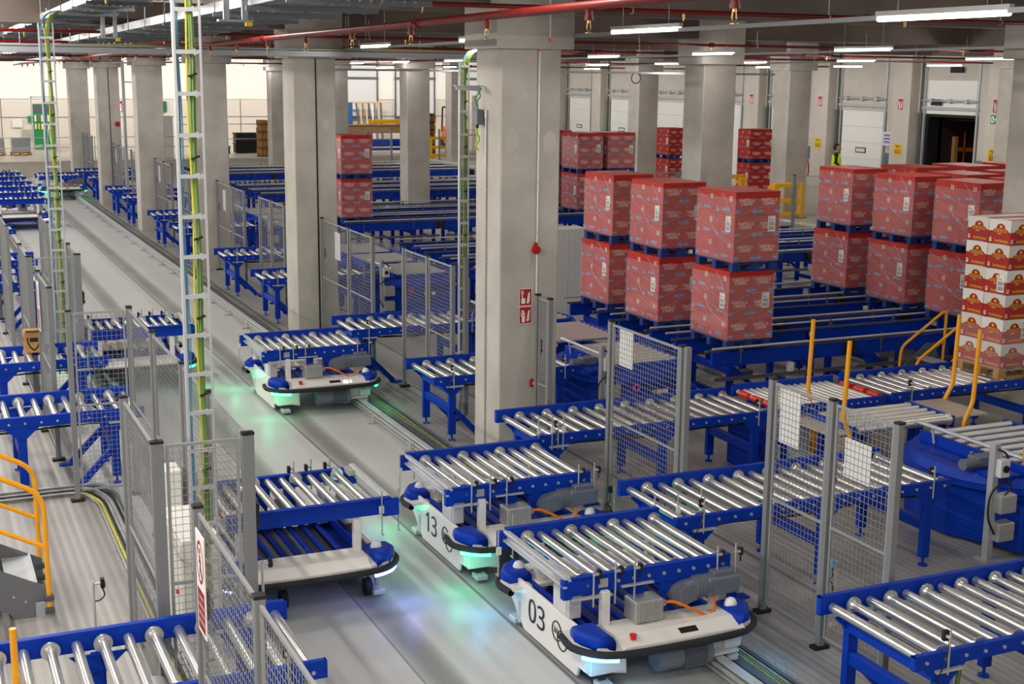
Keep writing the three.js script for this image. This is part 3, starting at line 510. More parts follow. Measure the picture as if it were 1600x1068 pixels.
  put('gear_motor', once('gm', () => mg([cyl(0.1, 0.16, 'z', 0.22, 0.64, 0.6, 16), rb(0.2, 0.2, 0.18, 0.04, 0.27, 0.65, 0.6, 0, 0, 0.2), cyl(0.095, 0.2, 'x', 0.42, 0.68, 0.62, 16), ...[0, 1, 2, 3, 4, 5].map((k) => cyl(0.104, 0.01, 'x', 0.34 + k * 0.03, 0.68, 0.62, 16)), rb(0.32, 0.17, 0.17, 0.03, 0.6, 0.68, 0.63), rb(0.2, 0.06, 0.13, 0.015, 0.6, 0.78, 0.63)])), M.motor, t);
  put('orange_cable', once('oc', () => tube([[0.0, 0.6, 0.66], [0.1, 0.62, 0.72], [0.25, 0.55, 0.76], [0.4, 0.47, 0.76], [0.5, 0.5, 0.72], [0.52, 0.6, 0.66]], 0.013, 7)), M.cableOrange, t);
  put('green_cable', once('gc', () => tube([[-0.1, 0.5, 0.66], [-0.1, 0.44, 0.72], [-0.02, 0.4, 0.68], [-0.02, 0.35, 0.6]], 0.009, 6)), M.cableGreen, t);
  put('drive_motor', once('dm', () => mg([cyl(0.11, 0.22, 'x', -0.04, 0.22, 0.86, 18), cyl(0.1, 0.22, 'x', 0.18, 0.22, 0.86, 18), ...[...Array(10).keys()].map((k) => bx(0.2, 0.006, 0.225, 0.18, 0.145 + k * 0.0165, 0.86)), cyl(0.12, 0.06, 'x', 0.32, 0.22, 0.86, 18), rb(0.12, 0.05, 0.09, 0.01, 0.12, 0.335, 0.84)])), M.motor, t);
  put('guide_unit', once('gu', () => mg([rb(0.16, 0.24, 0.16, 0.02, 0.47, 0.29, 0.74), cyl(0.09, 0.05, 'x', 0.36, 0.29, 0.8, 18), rb(0.16, 0.1, 0.1, 0.015, 0.6, 0.24, 0.83), cyl(0.055, 0.03, 'y', 0.3, 0.13, 0.86, 18), cyl(0.05, 0.03, 'y', 0.58, 0.13, 0.9, 16), rb(0.34, 0.025, 0.14, 0.01, 0.46, 0.18, 0.86)])), M.switchGrey, t);
  put('wheel', once('wh', () => mg([cyl(0.085, 0.06, 'x', 0, 0.085, 0, 18)])), M.rubber, t).position.set(-0.6, 0, 0.72);
  put('wheel', once('wh', () => 0), M.rubber, t).position.set(-0.6, 0, -0.62);
  put('wheel', once('wh', () => 0), M.rubber, t).position.set(0.22, 0, -0.62);
  put('wheel_fork', once('wf', () => mg([rb(0.1, 0.16, 0.05, 0.008, -0.6, 0.17, 0.66), rb(0.12, 0.05, 0.14, 0.008, -0.6, 0.06, 0.82)])), M.alu, t);
  put('wheel_fork', once('wf2', () => mg([rb(0.1, 0.2, 0.05, 0.008, -0.68, 0.17, -0.56), rb(0.12, 0.05, 0.14, 0.008, -0.68, 0.06, -0.68), bar([-0.7, 0.3, -0.72], [-0.7, 0.06, -0.56], 0.03, 0.03)])), M.alu, t);
  // roller bed
  put('side_beam', once('sb1', () => mg([rb(1.56, 0.15, 0.02, 0.006, -0.06, 0.835, E), bx(1.56, 0.012, 0.06, -0.06, 0.908, E - 0.02), rb(0.12, 0.26, 0.06, 0.01, -0.16, 0.7, E - 0.05), rb(0.1, 0.24, 0.05, 0.01, 0.12, 0.69, E - 0.06), bx(0.3, 0.12, 0.02, 0.18, 0.73, E - 0.01)])), M.blue, t);
  put('side_beam', once('sb2', () => mg([rb(1.56, 0.17, 0.02, 0.006, -0.06, 0.865, -E), bx(1.56, 0.012, 0.06, -0.06, 0.948, -E - 0.02)])), M.blue, t);
  put('end_block', once('eb1', () => mg([rb(0.16, 0.17, 0.05, 0.01, -0.84, 0.85, -E - 0.02)])), M.blue, t);
  put('end_block', once('eb', () => mg([rb(0.09, 0.17, 0.07, 0.01, -0.83, 0.82, E - 0.02), prism([[-0.87, 0.9], [-0.56, 0.88], [-0.56, 0.8], [-0.82, 0.8]], 0.01, 0).translate(0, 0, E + 0.012)])), M.blue, t);
  put('end_guide', once('eg', () => mg([rb(0.055, 0.03, 1.24, 0.008, -0.84, 0.925, 0), rb(0.03, 0.07, 1.24, 0.006, -0.82, 0.88, 0), rb(0.05, 0.02, 1.24, 0.006, -0.85, 0.85, 0)])), M.alu, t);
  put('corner_plate', once('cp', () => mg([bx(0.3, 0.075, 0.006, -0.62, 0.84, E + 0.014), bx(0.12, 0.05, 0.2, -0.8, 0.905, E - 0.12)])), M.zincDull, t);
  const g0 = rollerGeo(2 * E - 0.04, 0.036), g1 = flangedGeo(2 * E - 0.04, 0.036);
  for (let k = 0; k < 10; k++) put('roller', k % 3 ? g0 : g1, M.zinc, t).position.set(-0.66 + k * 0.144, 0.865, 0);
  stuffPart(put('bolt_heads', once('cbh', () => mg([...Array(10).keys()].map((k) => cyl(0.015, 0.016, 'z', -0.66 + k * 0.144, 0.84, E + 0.014, 8)))), M.zincDull, t));
  put('sensor_rail', once('csr', () => mg([bx(0.36, 0.022, 0.03, -0.62, 0.74, E + 0.03), bx(0.36, 0.022, 0.03, 0.56, 0.745, E + 0.03), bx(0.3, 0.015, 0.03, -0.2, 0.79, E + 0.03)])), M.alu, t);
  for (const sx of [-0.62, -0.42, -0.24, 0.56, 0.74]) { const q = put('stalk', once('csens', () => mg([cyl(0.008, 0.36, 'y', 0, 0.16, 0, 6), cyl(0.014, 0.05, 'x', 0.02, 0.26, 0, 8)])), M.zincDull, t); q.position.set(sx, 0.68, E + 0.05); put('sensor', once('csens2', () => mg([rb(0.03, 0.07, 0.045, 0.005, 0.055, 0.26, -0.01), bx(0.01, 0.06, 0.008, 0.05, 0.2, 0)])), M.black, q); }
  reflectors(t, [[-0.96, 0.56, -0.5], [-0.72, 0.62, -0.72]]);
  return t;
}
const cart3 = makeCart('white and blue rail cart marked 03 with cyan corner lights', '03', 'cyan', [5.45, 9.66]);
makeCart('white and blue rail cart marked 13 with green corner lights', '13', 'green', [5.45, 12.24]);
makeCart('unmarked rail cart with green lights running between the second column and the aisle middle', null, 'green', [5.38, 19.35]);
makeCart('rail cart in the near left lane right beside the fence, with bluish white lights', null, 'blue', [3.13, 12.15], Math.PI);
makeCart('rail cart with green lights seen through the left fence mesh', null, 'green', [3.13, 21.7], Math.PI);
makeCart('distant rail cart with green lights at the far end of the right lane', null, 'green', [5.42, 54.5]);
for (let k = 0; k < 6; k++) makeCart(k ? `rail cart queued in the far left lane, ${ORD[k]} behind the leading one` : 'leading rail cart of the queue in the far left lane, with blue lights', null, 'blue', [3.13, 44.6 + k * 2.35], Math.PI, k < 2, 'carts queued in the far left lane');

// ---------------------------------------------------------------- chain conveyor lanes right of the turntables
function chainLane(label, x0, len, d, fine, group) {
  const t = thing('chain_conveyor', label, 'conveyor', [x0, 0, d], 0, group);
  const nseg = Math.round(len / 2.6);
  for (const z of [-0.52, 0.52]) {
    const sg = once('chseg' + len, () => mg([rb(len / nseg - 0.16, 0.2, 0.06, 0.006, 0, 0.79, 0), bx(len / nseg - 0.16, 0.012, 0.1, 0, 0.895, 0), bx(len / nseg - 0.2, 0.012, 0.09, 0, 0.69, 0)]));
    for (let k = 0; k < nseg; k++) put('side_beam', sg, M.blue, t).position.set((k + 0.5) * len / nseg, 0, z);
    put('chain', once('chain' + len, () => mg([bx(len, 0.03, 0.035, len / 2, 0.915, 0)])), M.darkGrey, t).position.z = z * 0.93;
    put('guide_rail', once('grail' + len, () => mg([cyl(0.018, len, 'x', len / 2, 0.985, 0, 8)])), M.alu, t).position.z = z * 1.27;
    stuffPart(put('brackets', once('brk' + len, () => mg([...Array(nseg * 2).keys()].flatMap((k) => [cyl(0.01, 0.3, 'y', (k + 0.4) * len / nseg / 2, 0.88, 0, 6), bx(0.04, 0.05, 0.05, (k + 0.4) * len / nseg / 2, 0.93, 0)]))), M.darkGrey, t)).position.z = z * 1.22;
  }
  const leg = once('chleg', () => mg([rb(0.09, 0.66, 0.09, 0.008, 0, 0.39, 0), cyl(0.016, 0.07, 'y', 0, 0.035, 0, 6), cyl(0.06, 0.014, 'y', 0, 0.008, 0, 12)]));
  const cross = once('chcross', () => mg([rb(0.07, 0.1, 1.0, 0.008, 0, 0.6, 0), rb(0.07, 0.08, 1.0, 0.008, 0, 0.2, 0)]));
  for (let k = 0; k < nseg; k++) for (const q of [0.16, 0.72]) {
    const x = (k + q) * len / nseg; for (const z of [-0.52, 0.52]) put('leg', leg, M.navy, t).position.set(x, 0, z);
    put('cross_beam', cross, M.navy, t).position.x = x;
  }
  for (let k = 0; k < nseg; k++) {
    put('drive_block', once('drv', () => mg([rb(0.2, 0.22, 0.16, 0.02, 0, 0.8, 0), cyl(0.07, 0.14, 'z', 0, 0.8, 0.1, 14)])), M.black, t).position.set((k + 0.99) * len / nseg - 0.02, 0, 0.5);
    if (fine) { put('switch_box', once('swb', () => mg([rb(0.09, 0.15, 0.07, 0.01, 0, 0.6, 0), cyl(0.03, 0.02, 'z', 0, 0.6, 0.045, 12), rod([-0.02, 0.52, 0], [-0.03, 0.42, -0.03], 0.008), rod([0.02, 0.52, 0], [0.03, 0.42, -0.03], 0.008)])), M.switchGrey, t).position.set((k + 0.55) * len / nseg, 0, 0.62);
      put('motor', once('chm', () => mg([cyl(0.07, 0.24, 'x', 0, 0.45, 0, 14), rb(0.14, 0.12, 0.16, 0.02, 0.16, 0.46, 0)])), M.motorDark, t).position.set((k + 0.3) * len / nseg, 0, 0.2);
      put('diagonal', once('chd', () => mg([bar([0, 0.64, 0], [0.5, 0.22, 0], 0.05, 0.06)])), M.navy, t).position.set((k + 0.18) * len / nseg, 0, 0.52); }
    stuffPart(put('cable_tray', once('chtr' + len, () => mg([bx(len / nseg - 0.2, 0.025, 0.09, 0, 0.5, 0), bx(len / nseg - 0.2, 0.02, 0.03, 0, 0.53, 0.03)])), M.darkGrey, t)).position.set((k + 0.5) * len / nseg, 0, 0.62);
  }
  return t;
}
const BAYS = [16.85, 25.9, 34.95, 44.1, 53.2];
BAYS.forEach((b, i) => { for (let k = 0; k < 3; k++) chainLane(`blue chain conveyor lane, ${ORD[k]} of the three ${['behind the large column', 'behind the second column', 'behind the third column', 'behind the fourth column', 'before the dock ledge'][i]}`, 10.55, i ? 11.4 : 10.4, b + k * 1.8, i < 2, 'chain conveyor lanes'); });
chainLane('blue chain conveyor lane nearest to the lift conveyor with the red rubber ends', 15.0, 6.2, 15.25, true, 'chain conveyor lanes').position.y = -0.08;

// ---------------------------------------------------------------- turntables
const warnTex = canvasTex(256, 80, (x, w, h) => { x.fillStyle = '#f3b91a'; x.fillRect(0, 0, w, h); x.fillStyle = '#111'; x.beginPath(); x.moveTo(38, 12); x.lineTo(68, 66); x.lineTo(8, 66); x.fill(); x.fillStyle = '#f3b91a'; x.fillRect(35, 28, 6, 20); x.fillRect(35, 53, 6, 6); x.fillStyle = '#fff'; x.fillRect(82, 8, 166, 64); x.fillStyle = '#222'; x.font = 'bold 24px sans-serif'; x.fillText('VORSICHT', 96, 36); x.fillText('CAUTION', 96, 64); });
function turntable(label, x, d, s, fine) {
  const t = thing('turntable', label, 'turntable', [x, 0, d], 0, 'blue turntables');
  put('skirt', once('tts', () => { const o = []; for (let k = 0; k < 16; k++) { const a = (k + 0.5) / 16 * 6.283; o.push([Math.cos(a) * 1.0, Math.sin(a) * 1.0]); } const g = prism(o, 0.56, 0.012); g.rotateX(-Math.PI / 2); return mg([g.translate(0, 0.04, 0), rb(0.5, 0.5, 0.5, 0.02, -0.55, 0.3, 0.72), rb(0.7, 0.5, 0.4, 0.02, 0.4, 0.3, 0.84)]); }), M.blue, t).scale.set(s, 1, s);
  put('ring_plate', once('ttr', () => mg([cyl(1.08, 0.05, 'y', 0, 0.66, 0, 48), cyl(1.02, 0.1, 'y', 0, 0.73, 0, 48, 0.98), rb(0.5, 0.06, 0.34, 0.015, -0.62, 0.79, 0.55)])), M.blue, t).scale.set(s, 1, s);
  const bed = put('bed_frame', once('ttb', () => mg([rb(0.05, 0.14, 1.5, 0.008, -0.52, 0.82, 0), rb(0.05, 0.14, 1.5, 0.008, 0.62, 0.82, 0), ...[-0.7, 0.7].map((z) => rb(1.1, 0.12, 0.05, 0.008, 0.05, 0.8, z))])), M.blue, t); bed.scale.set(s, 1, s);
  const rg = once('ttroll', () => mg([cyl(0.037, 1.08, 'x', 0.05, 0.865, 0, 12)]));
  for (let k = 0; k < 8; k++) put('roller', rg, M.whiteRoller, t).position.z = (-0.63 + k * 0.18) * s, t.children[t.children.length - 1].scale.x = s;
  put('guide_bar', once('ttg', () => mg([cyl(0.025, 1.5, 'z', -0.6, 1.0, 0, 10), new THREE.SphereGeometry(0.027, 10, 6).translate(-0.6, 1.0, 0.75), ...[-0.5, 0.45].map((z) => rod([-0.6, 1.0, z], [-0.56, 0.8, z], 0.014))])), M.alu, t).scale.set(s, 1, s);
  put('gear_motor', once('ttm', () => mg([rb(0.26, 0.12, 0.16, 0.02, -0.72, 0.88, 0.35), cyl(0.06, 0.2, 'x', -0.9, 0.87, 0.38, 14), cyl(0.02, 0.04, 'y', -0.82, 0.95, 0.3, 8)])), M.motor, t).scale.set(s, 1, s);
  const wl = put('warning_label', (() => { const g = new THREE.PlaneGeometry(0.24, 0.075); return g; })(), sticker(warnTex), t); wl.position.set(0.12 * s, 0.5, 1.045 * s + 0.005);
  put('lifting_eye', once('tte', () => mg([new THREE.TorusGeometry(0.045, 0.014, 8, 18)])), M.magenta, t).position.set(-0.3 * s, 0.6, 1.09 * s);
  return t;
}
function controlPost(label, x, d) {
  const t = thing('control_post', label, 'control post', [x, 0, d]);
  put('post', [rb(0.08, 1.25, 0.08, 0.01, 0, 0.63, 0), rb(0.16, 0.02, 0.16, 0.005, 0, 0.01, 0)], M.galv, t);
  const sw = put('switch_box', [rb(0.13, 0.19, 0.09, 0.012, 0.06, 1.0, 0.06)], M.switchGrey, t); put('knob', [cyl(0.038, 0.02, 'z', 0.06, 1.0, 0.115, 14), bx(0.02, 0.06, 0.02, 0.06, 1.0, 0.13)], M.black, sw);
  for (const y of [0.62, 0.32]) put('inverter_box', [rb(0.22, 0.2, 0.14, 0.015, 0.12, y, 0.06), ...[...Array(6).keys()].map((k) => bx(0.2, 0.008, 0.15, 0.12, y - 0.07 + k * 0.028, 0.06))], M.inverter, t);
  put('cable', [tube([[0, 1.2, 0.05], [0.12, 1.12, 0.05], [0.1, 0.9, 0.08], [-0.08, 0.75, 0.08], [-0.1, 0.5, 0.08], [0, 0.3, 0.08]], 0.011, 6), tube([[0.08, 0.9, 0.1], [0.14, 0.8, 0.12], [0.08, 0.72, 0.1]], 0.01, 6)], M.black, t);
  return t;
}
turntable('large blue turntable with pale rollers in the right corner beside the yellow tubes', 11.15, 10.9, 1.12, true);
turntable('blue turntable with a yellow label just right of the large column', 9.42, 16.95, 0.98, true);
turntable('blue turntable partly hidden behind the large column on its left', 9.42, 20.5, 0.98, true);
turntable('blue turntable with a big plain front behind the mesh fence of the second column', 9.42, 26.2, 1.0, true);
turntable('blue turntable beyond the fence boards right of the second column', 9.42, 29.7, 1.0, false);
turntable('blue turntable behind the fence of the third column', 9.42, 35.3, 1.0, false);
turntable('blue turntable farther along behind the third column', 9.42, 38.8, 1.0, false);
controlPost('grey control post with a switch box and two ribbed boxes before the large turntable', 9.95, 9.95);
controlPost('grey control post beside the turntable right of the large column', 8.55, 15.85);
controlPost('control post seen through the fence before the turntable of the second column', 8.5, 25.1);
controlPost('control post before the turntable of the third column', 8.5, 34.2);
// link conveyors between the turntable pairs, rollers lying across
function linkConveyor(label, x, d0, d1, w = 1.15) {
  const L = d1 - d0, t = thing('link_conveyor', label, 'conveyor', [x, 0, (d0 + d1) / 2], 0, 'link conveyors between turntables');
  for (const s of [-1, 1]) put('side_rail', once('lkr' + L.toFixed(2), () => mg([rb(0.04, 0.15, L, 0.006, 0, 0.83, 0)])), M.blue, t).position.x = s * w / 2;
  const g = once('lkroll' + w, () => mg([cyl(0.036, w - 0.06, 'x', 0, 0.865, 0, 12)]));
  for (let z = -L / 2 + 0.07; z < L / 2; z += 0.15) put('roller', g, M.whiteRoller, t).position.z = z;
  for (const s of [-1, 1]) for (const z of [-L / 2 + 0.15, L / 2 - 0.15]) put('leg', once('lkleg', () => mg([rb(0.08, 0.78, 0.08, 0.008, 0, 0.39, 0)])), M.navy, t).position.set(s * (w / 2 - 0.04), 0, z);
  return t;
}
linkConveyor('roller link between the turntables beside the large column', 9.45, 18.05, 19.4);
linkConveyor('roller link between the turntables behind the second column', 9.45, 27.32, 28.58);
linkConveyor('roller link between the turntables behind the third column', 9.45, 36.42, 37.68);
{ // low transfer table between the lift conveyor and the large turntable
  const t = linkConveyor('low roller table with a broad grey plate between the yellow guard tubes', 10.75, 12.22, 13.05, 1.5); t.position.y = -0.06;
  put('cover_plate', [rb(0.5, 0.02, 0.84, 0.005, 1.05, 0.88, 0.0)], M.ledgeFloor, t); put('cover_plate', [rb(0.32, 0.02, 0.84, 0.005, -0.95, 0.84, 0.0)], M.ledgeFloor, t); put('end_roller', [cyl(0.055, 1.44, 'x', 0, 0.86, 0.38, 14), cyl(0.075, 0.02, 'x', 0.69, 0.86, 0.38, 18)], M.zinc, t);
  put('frame', [rb(0.28, 0.7, 0.06, 0.01, -0.95, 0.46, 0.4), rb(0.28, 0.7, 0.06, 0.01, -0.95, 0.46, -0.4), rb(0.28, 0.05, 0.8, 0.01, -0.95, 0.4, 0)], M.galv, t);
}
single('steel_cabinet_side', 'dark steel cabinet side at the right edge before the large turntable', 'machine housing', [rb(0.5, 0.9, 0.6, 0.02, 0, 0.45, 0), bx(0.06, 0.92, 0.64, -0.25, 0.46, 0)], M.galv, [10.95, 0, 9.05]);
// yellow guard tubes around the transfer table
const tubeGeo = (b) => mg([bent([[b, 0.62, 0], [b, 0.78, 0], [0, 1.0, 0], [0.03, 1.92, 0]], 0.028, 0.08, 10), rb(0.09, 0.62, 0.09, 0.01, b, 0.31, 0)]);
single('guard_tube', 'yellow guard tube, leftmost of the four around the low roller table', 'guard tube', tubeGeo(0.12), M.yellow, [10.22, 0, 13.45], 0, 'yellow guard tubes');
single('guard_tube', 'yellow guard tube standing before the red ended rollers, right of the leftmost one', 'guard tube', tubeGeo(0.12), M.yellow, [9.76, 0, 12.15], 0, 'yellow guard tubes');
single('guard_tube', 'yellow guard tube crossing in front of the slanted yellow handrail', 'guard tube', tubeGeo(-0.14), M.yellow, [12.22, 0, 13.05], 0, 'yellow guard tubes');
single('guard_tube', 'yellow guard tube standing before the white and red boxes', 'guard tube', tubeGeo(-0.12), M.yellow, [11.72, 0, 12.15], 0, 'yellow guard tubes');
single('guard_tube', 'yellow guard tube cut by the right edge above the turntable', 'guard tube', tubeGeo(0.14), M.yellow, [10.42, 0, 10.0], 0, 'yellow guard tubes');
{ const t = thing('access_steps', 'small steel steps with slanted yellow handrails behind the roller conveyor', 'steps', [13.75, 0, 15.0]);
  const r = (z) => [bent([[-0.45, 0.25, z], [-0.43, 0.82, z], [0.42, 1.36, z], [0.4, 0.5, z]], 0.022, 0.12, 8), bent([[-0.44, 0.3, z], [0.38, 0.86, z], [0.41, 0.9, z]], 0.02, 0.02, 8)];
  put('handrail', r(0), M.yellow, t); put('handrail', r(-0.75).map((g) => g.translate(0.35, 0.05, 0)), M.yellow, t);
  for (let k = 0; k < 3; k++) put('tread', [rb(0.24, 0.03, 0.7, 0.005, -0.3 + k * 0.3, 0.25 + k * 0.22, -0.37)], M.galv, t);
  for (const z of [0.0, -0.74]) put('stringer', [prism([[-0.5, 0], [-0.3, 0], [0.6, 0.66], [0.6, 0.9], [0.4, 0.9], [-0.5, 0.25]], 0.02, 0).translate(0, 0, z)], M.darkGrey, t); }

// ---------------------------------------------------------------- pallets and their loads
function palletParts(parent, mat, w, dd) {                                  // w along x, dd along z, height 0.144
  const p = put('pallet', once('palbase' + w + dd, () => mg([...[-1, 0, 1].map((k) => bx(w, 0.02, 0.1, 0, 0.01, k * (dd / 2 - 0.06)))])), mat, parent);
  const blk = once('pblk' + w, () => mg([bx(0.14, 0.084, 0.1, 0, 0.064, 0)]));
  for (const i of [-1, 0, 1]) for (const k of [-1, 0, 1]) put('block', blk, mat, p).position.set(i * (w / 2 - 0.07), 0, k * (dd / 2 - 0.06));
  const brd = once('pbrd' + w + dd, () => mg([bx(0.12, 0.022, dd, 0, 0.133, 0)])), n = 5;
  for (let k = 0; k < n; k++) put('deck_board', brd, mat, p).position.x = -w / 2 + 0.06 + k * (w - 0.12) / (n - 1);
  for (const k of [-1, 0, 1]) put('stringer_board', once('pstr' + w, () => mg([bx(w, 0.02, 0.1, 0, 0.114, 0)])), mat, p).position.z = k * (dd / 2 - 0.06);
  return p;
}
// carton with printed faces: atlas columns are [front, side, top]
function cartonGeo(w, h, d) {
  return once(`carton${w}${h}${d}`, () => {
    const g = new RoundedBoxGeometry(w, h, d, 1, 0.006), p = g.attributes.position, n = g.attributes.normal, uv = g.attributes.uv;
    for (let i = 0; i < p.count; i++) {
      const ax = Math.abs(n.getX(i)), ay = Math.abs(n.getY(i)), az = Math.abs(n.getZ(i)); let u, v, c;
      if (ay >= ax && ay >= az) { c = 2; u = p.getX(i) / w + 0.5; v = p.getZ(i) / d + 0.5; }
      else if (ax >= az) { c = 1; u = p.getZ(i) / d * Math.sign(n.getX(i)) * -1 + 0.5; v = p.getY(i) / h + 0.5; }
      else { c = 0; u = p.getX(i) / w * Math.sign(n.getZ(i)) + 0.5; v = p.getY(i) / h + 0.5; }
      uv.setXY(i, (c + 0.01 + 0.98 * Math.min(1, Math.max(0, u))) / 3, 0.01 + 0.98 * Math.min(1, Math.max(0, v)));
    }
    return g;
  });
}
const oval = (x, cx, cy, rx, ry) => { x.fillStyle = '#3f5fae'; x.beginPath(); x.ellipse(cx, cy, rx, ry, 0, 0, 7); x.fill(); x.strokeStyle = '#d9dff0'; x.lineWidth = 3; x.stroke(); x.fillStyle = '#e9edf8'; x.font = `italic bold ${Math.round(ry * 0.95)}px sans-serif`; x.textAlign = 'center'; x.fillText('Santa Maria', cx, cy + ry * 0.33, rx * 1.7); };
const redTex = canvasTex(1152, 384, (x, w, h) => {
  x.fillStyle = '#bd2419'; x.fillRect(0, 0, w, h);
  x.textAlign = 'center'; x.fillStyle = '#fff4ea'; x.font = 'bold 66px serif'; x.fillText('TORTILLA', 192, 165, 270); x.fillText('CHIPS', 192, 222, 200); x.fillStyle = '#e9a33a'; x.font = 'bold 17px sans-serif'; x.fillText('SALTED', 192, 112);
  x.fillStyle = '#7c241a'; x.fillRect(160, 228, 62, 16);
  oval(x, 20, 318, 74, 32); oval(x, 364, 318, 74, 32);
  x.fillStyle = '#e6e2d8'; x.fillRect(384 + 262, 84, 52, 78); x.fillStyle = '#6d7b58'; x.fillRect(384 + 270, 96, 36, 22); x.fillStyle = '#222'; for (let k = 0; k < 9; k++) x.fillRect(384 + 268 + k * 4.6, 130, 2.2, 24);
  oval(x, 384 + 200, 300, 66, 28); oval(x, 384 + 10, 330, 50, 26);
  x.fillStyle = '#d83a26'; x.fillRect(768, 0, 384, h); x.strokeStyle = '#a8261a'; x.lineWidth = 3; x.beginPath(); x.moveTo(960, 0); x.lineTo(960, h); x.stroke();
});
const fiestaFace = (x, ox, w, h, two) => {
  x.save(); x.beginPath(); x.rect(ox, 0, w, h); x.clip();
  x.fillStyle = '#efebe4'; x.fillRect(ox, 0, w, h); x.fillStyle = '#b5281f'; x.beginPath(); x.moveTo(ox, h * 0.52); x.bezierCurveTo(ox + w * 0.25, h * 0.4, ox + w * 0.3, h * 0.62, ox + w * 0.5, h * 0.6); x.bezierCurveTo(ox + w * 0.7, h * 0.58, ox + w * 0.8, h * 0.42, ox + w, h * 0.5); x.lineTo(ox + w, h); x.lineTo(ox, h); x.fill();
  const cx = ox + w * 0.54, cy = h * 0.4; x.fillStyle = '#a81c18'; x.beginPath(); x.ellipse(cx, cy - 12, w * 0.2, 74, 0, 0, 7); x.fill(); x.beginPath(); x.ellipse(cx - w * 0.17, cy + 30, w * 0.17, 40, 0, 0, 7); x.ellipse(cx + w * 0.17, cy + 30, w * 0.17, 40, 0, 0, 7); x.fill(); x.fillRect(cx - w * 0.28, cy + 10, w * 0.56, 58);
  x.fillStyle = '#f4c818'; x.font = 'bold 76px serif'; x.textAlign = 'center'; x.fillText('FIESTA', cx, cy + 52, w * 0.56); x.beginPath(); x.arc(cx, cy - 40, 22, 0, 7); x.fill();
  x.font = 'bold 50px sans-serif'; x.fillText('Tortillachips', ox + w * 0.6, h * 0.91, w * 0.62);
  x.fillStyle = '#e9e4da'; x.fillRect(ox + w * 0.05, h * 0.76, w * 0.1, h * 0.17); x.fillStyle = '#b5281f'; x.fillRect(ox + w * 0.08, h * 0.8, w * 0.04, h * 0.05); x.restore();
};
const fiestaTex = canvasTex(1152, 384, (x, w, h) => { fiestaFace(x, 0, 384, h); fiestaFace(x, 384, 384, h); x.fillStyle = '#ded9d0'; x.fillRect(768, 0, 384, h); x.fillStyle = '#b5322a'; x.fillRect(768, 0, 384, 70); x.fillRect(768, 300, 384, 84); });
const labelTex = canvasTex(96, 176, (x, w, h) => { x.fillStyle = '#f5f5f2'; x.fillRect(0, 0, w, h); x.fillStyle = '#222'; x.fillRect(16, 10, 12, 12); x.font = '9px sans-serif'; for (let k = 0; k < 3; k++) x.fillRect(14, 34 + k * 8, 40 + k * 8, 3); for (let k = 0; k < 15; k++) { const a = (k * 37 % 5) / 5; x.fillRect(12 + k * 4.9, 66, 1.4 + a * 2, 42); x.fillRect(12 + k * 4.9, 118, 1.2 + (1 - a) * 2, 42); } });
const M_red = [0xffffff, 0xf3e4e2, 0xffeee8].map((c) => new THREE.MeshStandardMaterial({ map: redTex, roughness: 0.55, color: c })), M_fi = [0xffffff, 0xf4f0ec].map((c) => new THREE.MeshStandardMaterial({ map: fiestaTex, roughness: 0.55, color: c })), M_label = sticker(labelTex, 0.5);
// stretch film: a thin clear skin with creases around the four sides and over the rim of the top
function filmGeo(w, h, d, s) {
  return once(`film${w}${h}${d}${s}`, () => {
    const N = 14, Hn = 16, pos = [], idx = [], per = []; const rim = (i, n, a, b) => { for (let k = 0; k < n; k++) per.push([a[0] + (b[0] - a[0]) * k / n, a[1] + (b[1] - a[1]) * k / n]); };
    const x = w / 2, z = d / 2; rim(0, N, [-x, z], [x, z]); rim(0, N, [x, z], [x, -z]); rim(0, N, [x, -z], [-x, -z]); rim(0, N, [-x, -z], [-x, z]);
    const P = per.length;
    for (let j = 0; j <= Hn; j++) for (let i = 0; i < P; i++) {
      const [a, b] = per[i], v = j / Hn, c = Math.sin((i * 0.55 + v * 11 + s)) * 0.5 + noise.noise(i * 0.37, v * 5, s * 3.1); const k = 1 + 0.006 + 0.006 * Math.abs(c);
      pos.push(a * k, v * h, b * k);
    }
    for (let j = 0; j < Hn; j++) for (let i = 0; i < P; i++) { const a = j * P + i, b = j * P + (i + 1) % P; idx.push(a, b, a + P, b, b + P, a + P); }
    const g = new THREE.BufferGeometry(); g.setAttribute('position', new THREE.Float32BufferAttribute(pos, 3)); g.setIndex(idx); const f = g.toNonIndexed(); f.computeVertexNormals(); f.setAttribute('uv', new THREE.Float32BufferAttribute(new Float32Array(f.attributes.position.count * 2), 2)); return f;
  });
}
const creaseGeo = (w, h, d, s) => once(`crease${w}${h}${d}${s}`, () => {
  const L = [], x = w / 2 * 1.018, z = d / 2 * 1.018;
  for (const k of [0, 1, 2]) { const y = 0.3 * h + 0.18 * k * h + 0.1 * s % 0.2; L.push(tube([[-x, y + 0.2, -z * 0.95], [-x - 0.002, y + 0.05, -z * 0.2], [-x, y - 0.12, z * 0.95]], 0.0022, 4)); L.push(tube([[-x * 0.95, y - 0.1, z], [0, y + 0.02, z + 0.002], [x * 0.9, y + 0.03, z]], 0.0018, 4)); }
  L.push(tube([[-x, h * 0.55, -z * 0.3], [-x - 0.002, h * 0.35, z * 0.2], [-x, h * 0.24, z * 0.95]], 0.004, 4), tube([[-x, h * 0.97, z * 0.3], [-x - 0.003, h * 0.86, z * 0.55], [-x, h * 0.62, z * 0.85]], 0.004, 4));
  return mg(L);
});
const M_crease = new THREE.MeshPhysicalMaterial({ color: 0xffffff, roughness: 0.3, transmission: 0.7, thickness: 0 });
